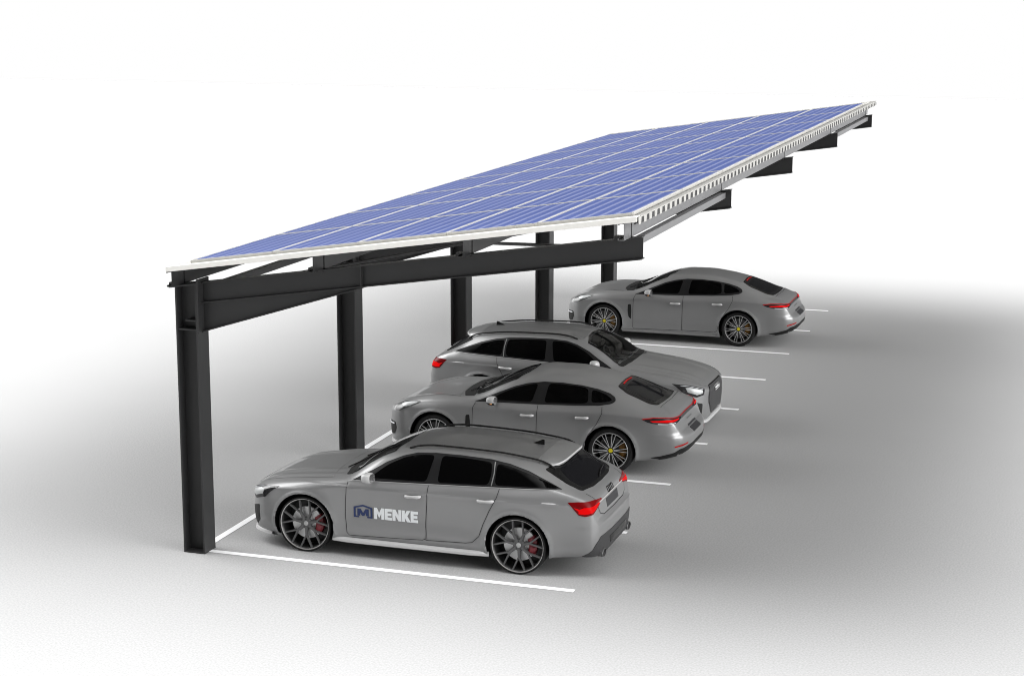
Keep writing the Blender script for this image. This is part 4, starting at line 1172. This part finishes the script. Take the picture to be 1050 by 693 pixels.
    tg = cb.patch('boot_lid', [(4.49, -.50, 1.02), (4.49, .50, 1.02), (4.60, .60, .95), (4.655, .58, .905), (4.665, 0, .915), (4.655, -.58, .905), (4.60, -.60, .95)], (-.4, 0, -.9), M['paint'], .0022, rad=.05)
    cb.line('spoiler_gap', [(4.465, -.56, 1.02), (4.50, 0, 1.03), (4.465, .56, 1.02)], (-.3, 0, -1), M['gap'], .007, .003)
    dc = (-.70, .71, 0)
    TL = [(4.27, -.93, .885), (4.45, -.89, .905), (4.60, -.79, .900), (4.70, -.58, .875), (4.725, -.40, .860), (4.735, -.38, .825), (4.70, -.60, .808), (4.60, -.78, .805), (4.48, -.88, .815), (4.37, -.92, .840)]
    tl = cb.patch('tail_lamp', TL, dc, M['lamp_glass'], .005, both=True, rad=.01, grid=.02, edge=.012)
    cb.line('lamp_edge', [(4.29, -.925, .884), (4.45, -.89, .902), (4.60, -.79, .897), (4.70, -.58, .872), (4.725, -.42, .859)], dc, M['red_strip'], .014, .009, parent=tl, both=True)
    cb.patch('lamp_glow', [(4.40, -.91, .862), (4.60, -.78, .872), (4.71, -.50, .848), (4.715, -.49, .834), (4.60, -.785, .838), (4.44, -.90, .845)], dc, M['red_lit'], .009, parent=tl, both=True, grid=.02, edge=.012)
    cb.line('lamp_glow_strip', [(4.50, -.87, .818), (4.60, -.785, .815), (4.68, -.65, .818)], dc, M['led'], .010, .009, parent=tl, both=True)  # white strip glowing by its own emission
    lb = cb.patch('light_bar', [(4.72, -.40, .862), (4.735, 0, .872), (4.72, .40, .862), (4.73, .38, .815), (4.745, 0, .825), (4.73, -.38, .815)], (-1, 0, -.3), M['dark_grey'], .005, rad=.005, grid=.03)
    cb.line('light_strip', [(4.715, -.42, .858), (4.725, 0, .868), (4.715, .42, .858)], (-1, 0, -.3), M['red_strip'], .012, .009, parent=lb)
    lt = MB()
    lo = cb.line('boot_script', [(4.76, -.16, .765), (4.765, .16, .765)], (-1, 0, -.3), M['rim_dark'], .022, .005)
    cb.patch('number_plate', [(4.77, -.23, .69), (4.77, .23, .69), (4.80, .23, .575), (4.80, -.23, .575)], (-1, 0, -.15), M['plate'], .006, rad=.01)
    cb.line('reflector', [(4.68, -.74, .465), (4.78, -.64, .485), (4.83, -.50, .495)], (-.8, .6, 0), M['red_strip'], .022, .005, both=True)
    cb.patch('rear_diffuser', [(4.42, -.865, .29), (4.58, -.80, .35), (4.72, -.70, .425), (4.82, -.50, .45), (4.86, 0, .455), (4.82, .50, .45), (4.72, .70, .425), (4.58, .80, .35), (4.42, .865, .29), (4.60, .6, .20), (4.70, 0, .22), (4.60, -.6, .20)], (-1, 0, 0), M['matte_black'], .006, rad=.02)
    for sg in (-1, 1):
        for dy in (-.055, .055):
            ex = MB(); n = 20; pr = []
            for x, s_ in ((4.55, .95), (4.80 - (.03 if dy > 0 else 0), 1.0), (4.805 - (.03 if dy > 0 else 0), .86), (4.74, .84)):
                pr.append([(x, sg * (.58 + dy) + .050 * s_ * math.cos(a), .345 + .044 * s_ * math.sin(a)) for a in [2 * math.pi * k / n for k in range(n)]])
            vs = [p for r_ in pr for p in r_]; fs = []
            for i in range(3):
                for k in range(n): fs.append((i * n + k, i * n + (k + 1) % n, (i + 1) * n + (k + 1) % n, (i + 1) * n + k))
            fs.append(tuple(range(3 * n, 4 * n)))
            ex.add(vs, fs); ex.build('tailpipe', M['chrome'], root, smooth=40)
    cb.line('lower_crease', [(4.55, -.84, .60), (4.70, -.76, .625), (4.80, -.63, .655), (4.845, -.4, .665), (4.85, 0, .668), (4.845, .4, .665), (4.80, .63, .655), (4.70, .76, .625), (4.55, .84, .60)], (-1, 0, -.1), M['paint'], .014, .007)
    for sg in (-1, 1):
        sk = MB(); vs = []; N_ = 30
        for k in range(N_ + 1):
            t = k / N_; x = 1.335 + 2.06 * t
            vs += [(x, sg * .895, .225), (x, sg * .918, .205), (x, sg * .918, .175), (x, sg * .86, .150)]
        fs = []
        for k in range(N_):
            for i in range(3): fs.append((k * 4 + i, k * 4 + i + 1, (k + 1) * 4 + i + 1, (k + 1) * 4 + i))
        sk.add(vs, fs); sk.build('side_skirt', M['paint'], root, smooth=30)
    for ax, az in FAX:
        for sg in (-1, 1):
            wheel_well(root, ax, az, .402, sg, .58, .91)
            wheel(root, ax, az, .925, sg, 'fine', .355, .282, .27)
    return root, cb


estate, ecb, edoors = make_estate()
fast, fcb = make_fastback()

estate2 = copy_tree(estate)
fast2 = copy_tree(fast)
GC = 'grey cars parked under the solar carport'
estate.location = (.383, 1.32, 0)
tag(estate, 'light grey estate car with blue and white MENKE lettering on its door', 'car', GC)
fast.location = (.33, 6.20, 0)
tag(fast, 'light grey fastback with yellow hub caps parked between the two estate cars', 'car', GC)
estate2.location = (5.00, 8.87, 0); estate2.rotation_euler = (0, 0, math.pi)
tag(estate2, 'light grey estate car parked nose outwards with its headlamps facing right', 'car', GC)
fast2.location = (.22, 16.33, 0)
tag(fast2, 'light grey fastback with yellow hub caps standing alone at the far end', 'car', GC)

# ---- lettering on the near door of the first estate: house outline with an M, then MENKE in block capitals
def glyph(cb, polys, x0, z0, w, h, slope, mat, name, parent, off=.0085, dense=.03):
    mb = MB()
    for poly in polys:
        pts = [Vector((x0 + u * w, -1, z0 + v * h + slope * (x0 + u * w - 1.6))) for u, v in poly]
        patch_mesh(cb.b, pts, SIDE, off, .04, dense, .003, mb)
    return mb.build(name, mat, parent)


GL = {
 'M': [[(0, 0), (.29, 0), (.29, .52), (.5, .12), (.71, .52), (.71, 0), (1, 0), (1, 1), (.72, 1), (.5, .58), (.28, 1), (0, 1)]],
 'E': [[(0, 0), (1, 0), (1, .25), (.40, .25), (.40, .385), (.92, .385), (.92, .615), (.40, .615), (.40, .75), (1, .75), (1, 1), (0, 1)]],
 'N': [[(0, 0), (.33, 0), (.33, .50), (.67, 0), (1, 0), (1, 1), (.67, 1), (.67, .50), (.33, 1), (0, 1)]],
 'K': [[(0, 0), (.36, 0), (.36, .36), (.62, 0), (1.06, 0), (.66, .52), (1.03, 1), (.60, 1), (.36, .66), (.36, 1), (0, 1)]],
}
near_door = edoors[0]
lx, lz, sl_ = 1.940, .540, .0
for ch, w_ in (('M', .140), ('E', .100), ('N', .122), ('K', .114), ('E', .100)):
    glyph(ecb, GL[ch], lx, lz, w_, .150, sl_, M['white_vinyl'], 'white_letter', near_door)
    lx += w_ + .007
HO = [[(0, 0), (.28, 0), (.28, .10), (.10, .10), (.10, .72), (.5, .88), (.90, .72), (.90, .10), (.72, .10), (.72, 0), (1, 0), (1, .80), (.5, 1.0), (0, .80)]]
MM = [[(.20, .14), (.34, .14), (.34, .38), (.44, .14), (.56, .14), (.66, .38), (.66, .14), (.80, .14), (.80, .68), (.63, .68), (.5, .36), (.37, .68), (.20, .68)]]
glyph(ecb, HO, 1.655, .540, .260, .172, 0, M['navy'], 'house_emblem', near_door, .0085)
glyph(ecb, MM, 1.655, .540, .260, .172, 0, M['navy'], 'emblem_letter', near_door, .0085)

# ------------------------------------------------------------------ light
w = bpy.data.worlds.new('World'); sc.world = w; w.use_nodes = True
nt = w.node_tree; bg = nt.nodes['Background']; bg.inputs['Strength'].default_value = 1.0
# studio surround: a broad bright band overhead running left to right, dim towards the front and back, white below the horizon
BASE, BAND, WID, SIDE_L, SIDE_R = .05, 1.55, .46, 5.8, 8.2
tc = nt.nodes.new('ShaderNodeTexCoord'); sp = nt.nodes.new('ShaderNodeSeparateXYZ')
nt.links.new(tc.outputs['Generated'], sp.inputs[0])
yy = math_node('MULTIPLY', sp.outputs['Y'], 1 / WID)
y2 = nt.nodes.new('ShaderNodeMath'); y2.operation = 'MULTIPLY'; nt.links.new(yy, y2.inputs[0]); nt.links.new(yy, y2.inputs[1])
ex_ = nt.nodes.new('ShaderNodeMath'); ex_.operation = 'POWER'; ex_.inputs[0].default_value = math.exp(-1); nt.links.new(y2.outputs[0], ex_.inputs[1])
zz = nt.nodes.new('ShaderNodeMapRange'); zz.interpolation_type = 'SMOOTHSTEP'
zz.inputs['From Min'].default_value = .02; zz.inputs['From Max'].default_value = .40
nt.links.new(sp.outputs['Z'], zz.inputs['Value'])
zc_ = nt.nodes.new('ShaderNodeMapRange'); zc_.interpolation_type = 'SMOOTHSTEP'      # the band is dimmer straight overhead
zc_.inputs['From Min'].default_value = .55; zc_.inputs['From Max'].default_value = .92
zc_.inputs['To Min'].default_value = 1.0; zc_.inputs['To Max'].default_value = .22
nt.links.new(sp.outputs['Z'], zc_.inputs['Value'])
pz_ = nt.nodes.new('ShaderNodeMath'); pz_.operation = 'MULTIPLY'; nt.links.new(zz.outputs[0], pz_.inputs[0]); nt.links.new(zc_.outputs[0], pz_.inputs[1])
pr_ = nt.nodes.new('ShaderNodeMath'); pr_.operation = 'MULTIPLY'; nt.links.new(ex_.outputs[0], pr_.inputs[0]); nt.links.new(pz_.outputs[0], pr_.inputs[1])
val0 = math_node('MULTIPLY_ADD', pr_.outputs[0], BAND, BASE)
acc = val0
for axis, lo2, hi2, amt in (((.97, -.16, .13), .82, .975, SIDE_R), ((-.93, .0, .28), .82, .975, SIDE_L * .5), ((-.75, .0, .66), .86, .985, SIDE_L), ((.74, .0, .67), .86, .985, SIDE_L * .38)):   # low side lights, the right one stronger
    dt = nt.nodes.new('ShaderNodeVectorMath'); dt.operation = 'DOT_PRODUCT'
    dt.inputs[1].default_value = Vector(axis).normalized()
    nt.links.new(tc.outputs['Generated'], dt.inputs[0])
    sl = nt.nodes.new('ShaderNodeMapRange'); sl.interpolation_type = 'SMOOTHSTEP'
    sl.inputs['From Min'].default_value = lo2; sl.inputs['From Max'].default_value = hi2; sl.inputs['To Max'].default_value = amt
    nt.links.new(dt.outputs['Value'], sl.inputs['Value'])
    vs_ = nt.nodes.new('ShaderNodeMath'); vs_.operation = 'ADD'; nt.links.new(acc, vs_.inputs[0]); nt.links.new(sl.outputs[0], vs_.inputs[1])
    acc = vs_.outputs[0]
val = vs_.outputs[0]
lo_ = math_node('LESS_THAN', sp.outputs['Z'], 0.0)
fin_ = nt.nodes.new('ShaderNodeMath'); fin_.operation = 'MAXIMUM'; nt.links.new(val, fin_.inputs[0]); nt.links.new(lo_, fin_.inputs[1])
cb_ = nt.nodes.new('ShaderNodeCombineColor')
for i in range(3): nt.links.new(fin_.outputs[0], cb_.inputs[i])
nt.links.new(cb_.outputs[0], bg.inputs['Color'])


def ground_fill(name, x0, x1, y0, y1, z, e, spread):
    l = bpy.data.lights.new(name, 'AREA'); l.shape = 'RECTANGLE'
    l.size = x1 - x0; l.size_y = y1 - y0; l.spread = R(spread)
    l.energy = e * (x1 - x0) * (y1 - y0)
    l.color = (1, 1, 1)
    o = bpy.data.objects.new(name, l); COL.objects.link(o)
    o.location = ((x0 + x1) / 2, (y0 + y1) / 2, z)
    return o


EN = 5.6  # added unseen lamps that whiten the ground around the carport
ground_fill('added_ground_fill', -90, -5.0, -1.4, 23.0, 10, EN, 58)
ground_fill('added_ground_fill', 10.7, 126, -1.4, 23.0, 10, EN, 58)
ground_fill('added_ground_fill', -90, 126, -90, -1.4, 10, EN, 58)
ground_fill('added_ground_fill', -90, 126, 23.0, 112, 10, EN, 50)

# ------------------------------------------------------------------ camera
cam = bpy.data.cameras.new('camera'); co = bpy.data.objects.new('camera', cam); COL.objects.link(co)
cam.sensor_width = 36; cam.lens = 1859.75 / 1050 * 36; cam.clip_end = 2000; cam.clip_start = .5
yaw, pitch, roll = -.3231, -.1965, .0006
fwv = Vector((math.cos(pitch) * math.sin(yaw), math.cos(pitch) * math.cos(yaw), math.sin(pitch)))
rt = Vector((math.cos(yaw), -math.sin(yaw), 0)); up = rt.cross(fwv)
r2v = rt * math.cos(roll) + up * math.sin(roll); u2v = up * math.cos(roll) - rt * math.sin(roll)
co.matrix_world = Matrix(((r2v.x, u2v.x, -fwv.x, 11.1167), (r2v.y, u2v.y, -fwv.y, -20.3138), (r2v.z, u2v.z, -fwv.z, 7.3685), (0, 0, 0, 1)))
sc.camera = co

sc.view_settings.view_transform = 'Standard'; sc.view_settings.look = 'None'
sc.view_settings.exposure = 0; sc.view_settings.gamma = 1
sc.render.engine = 'CYCLES'
try:
    sc.cycles.use_denoising = True
    sc.cycles.denoiser = 'OPENIMAGEDENOISE'
except Exception: pass
sc.cycles.max_bounces = 8
sc.cycles.filter_width = 1.0
sc.render.filter_size = 1.0
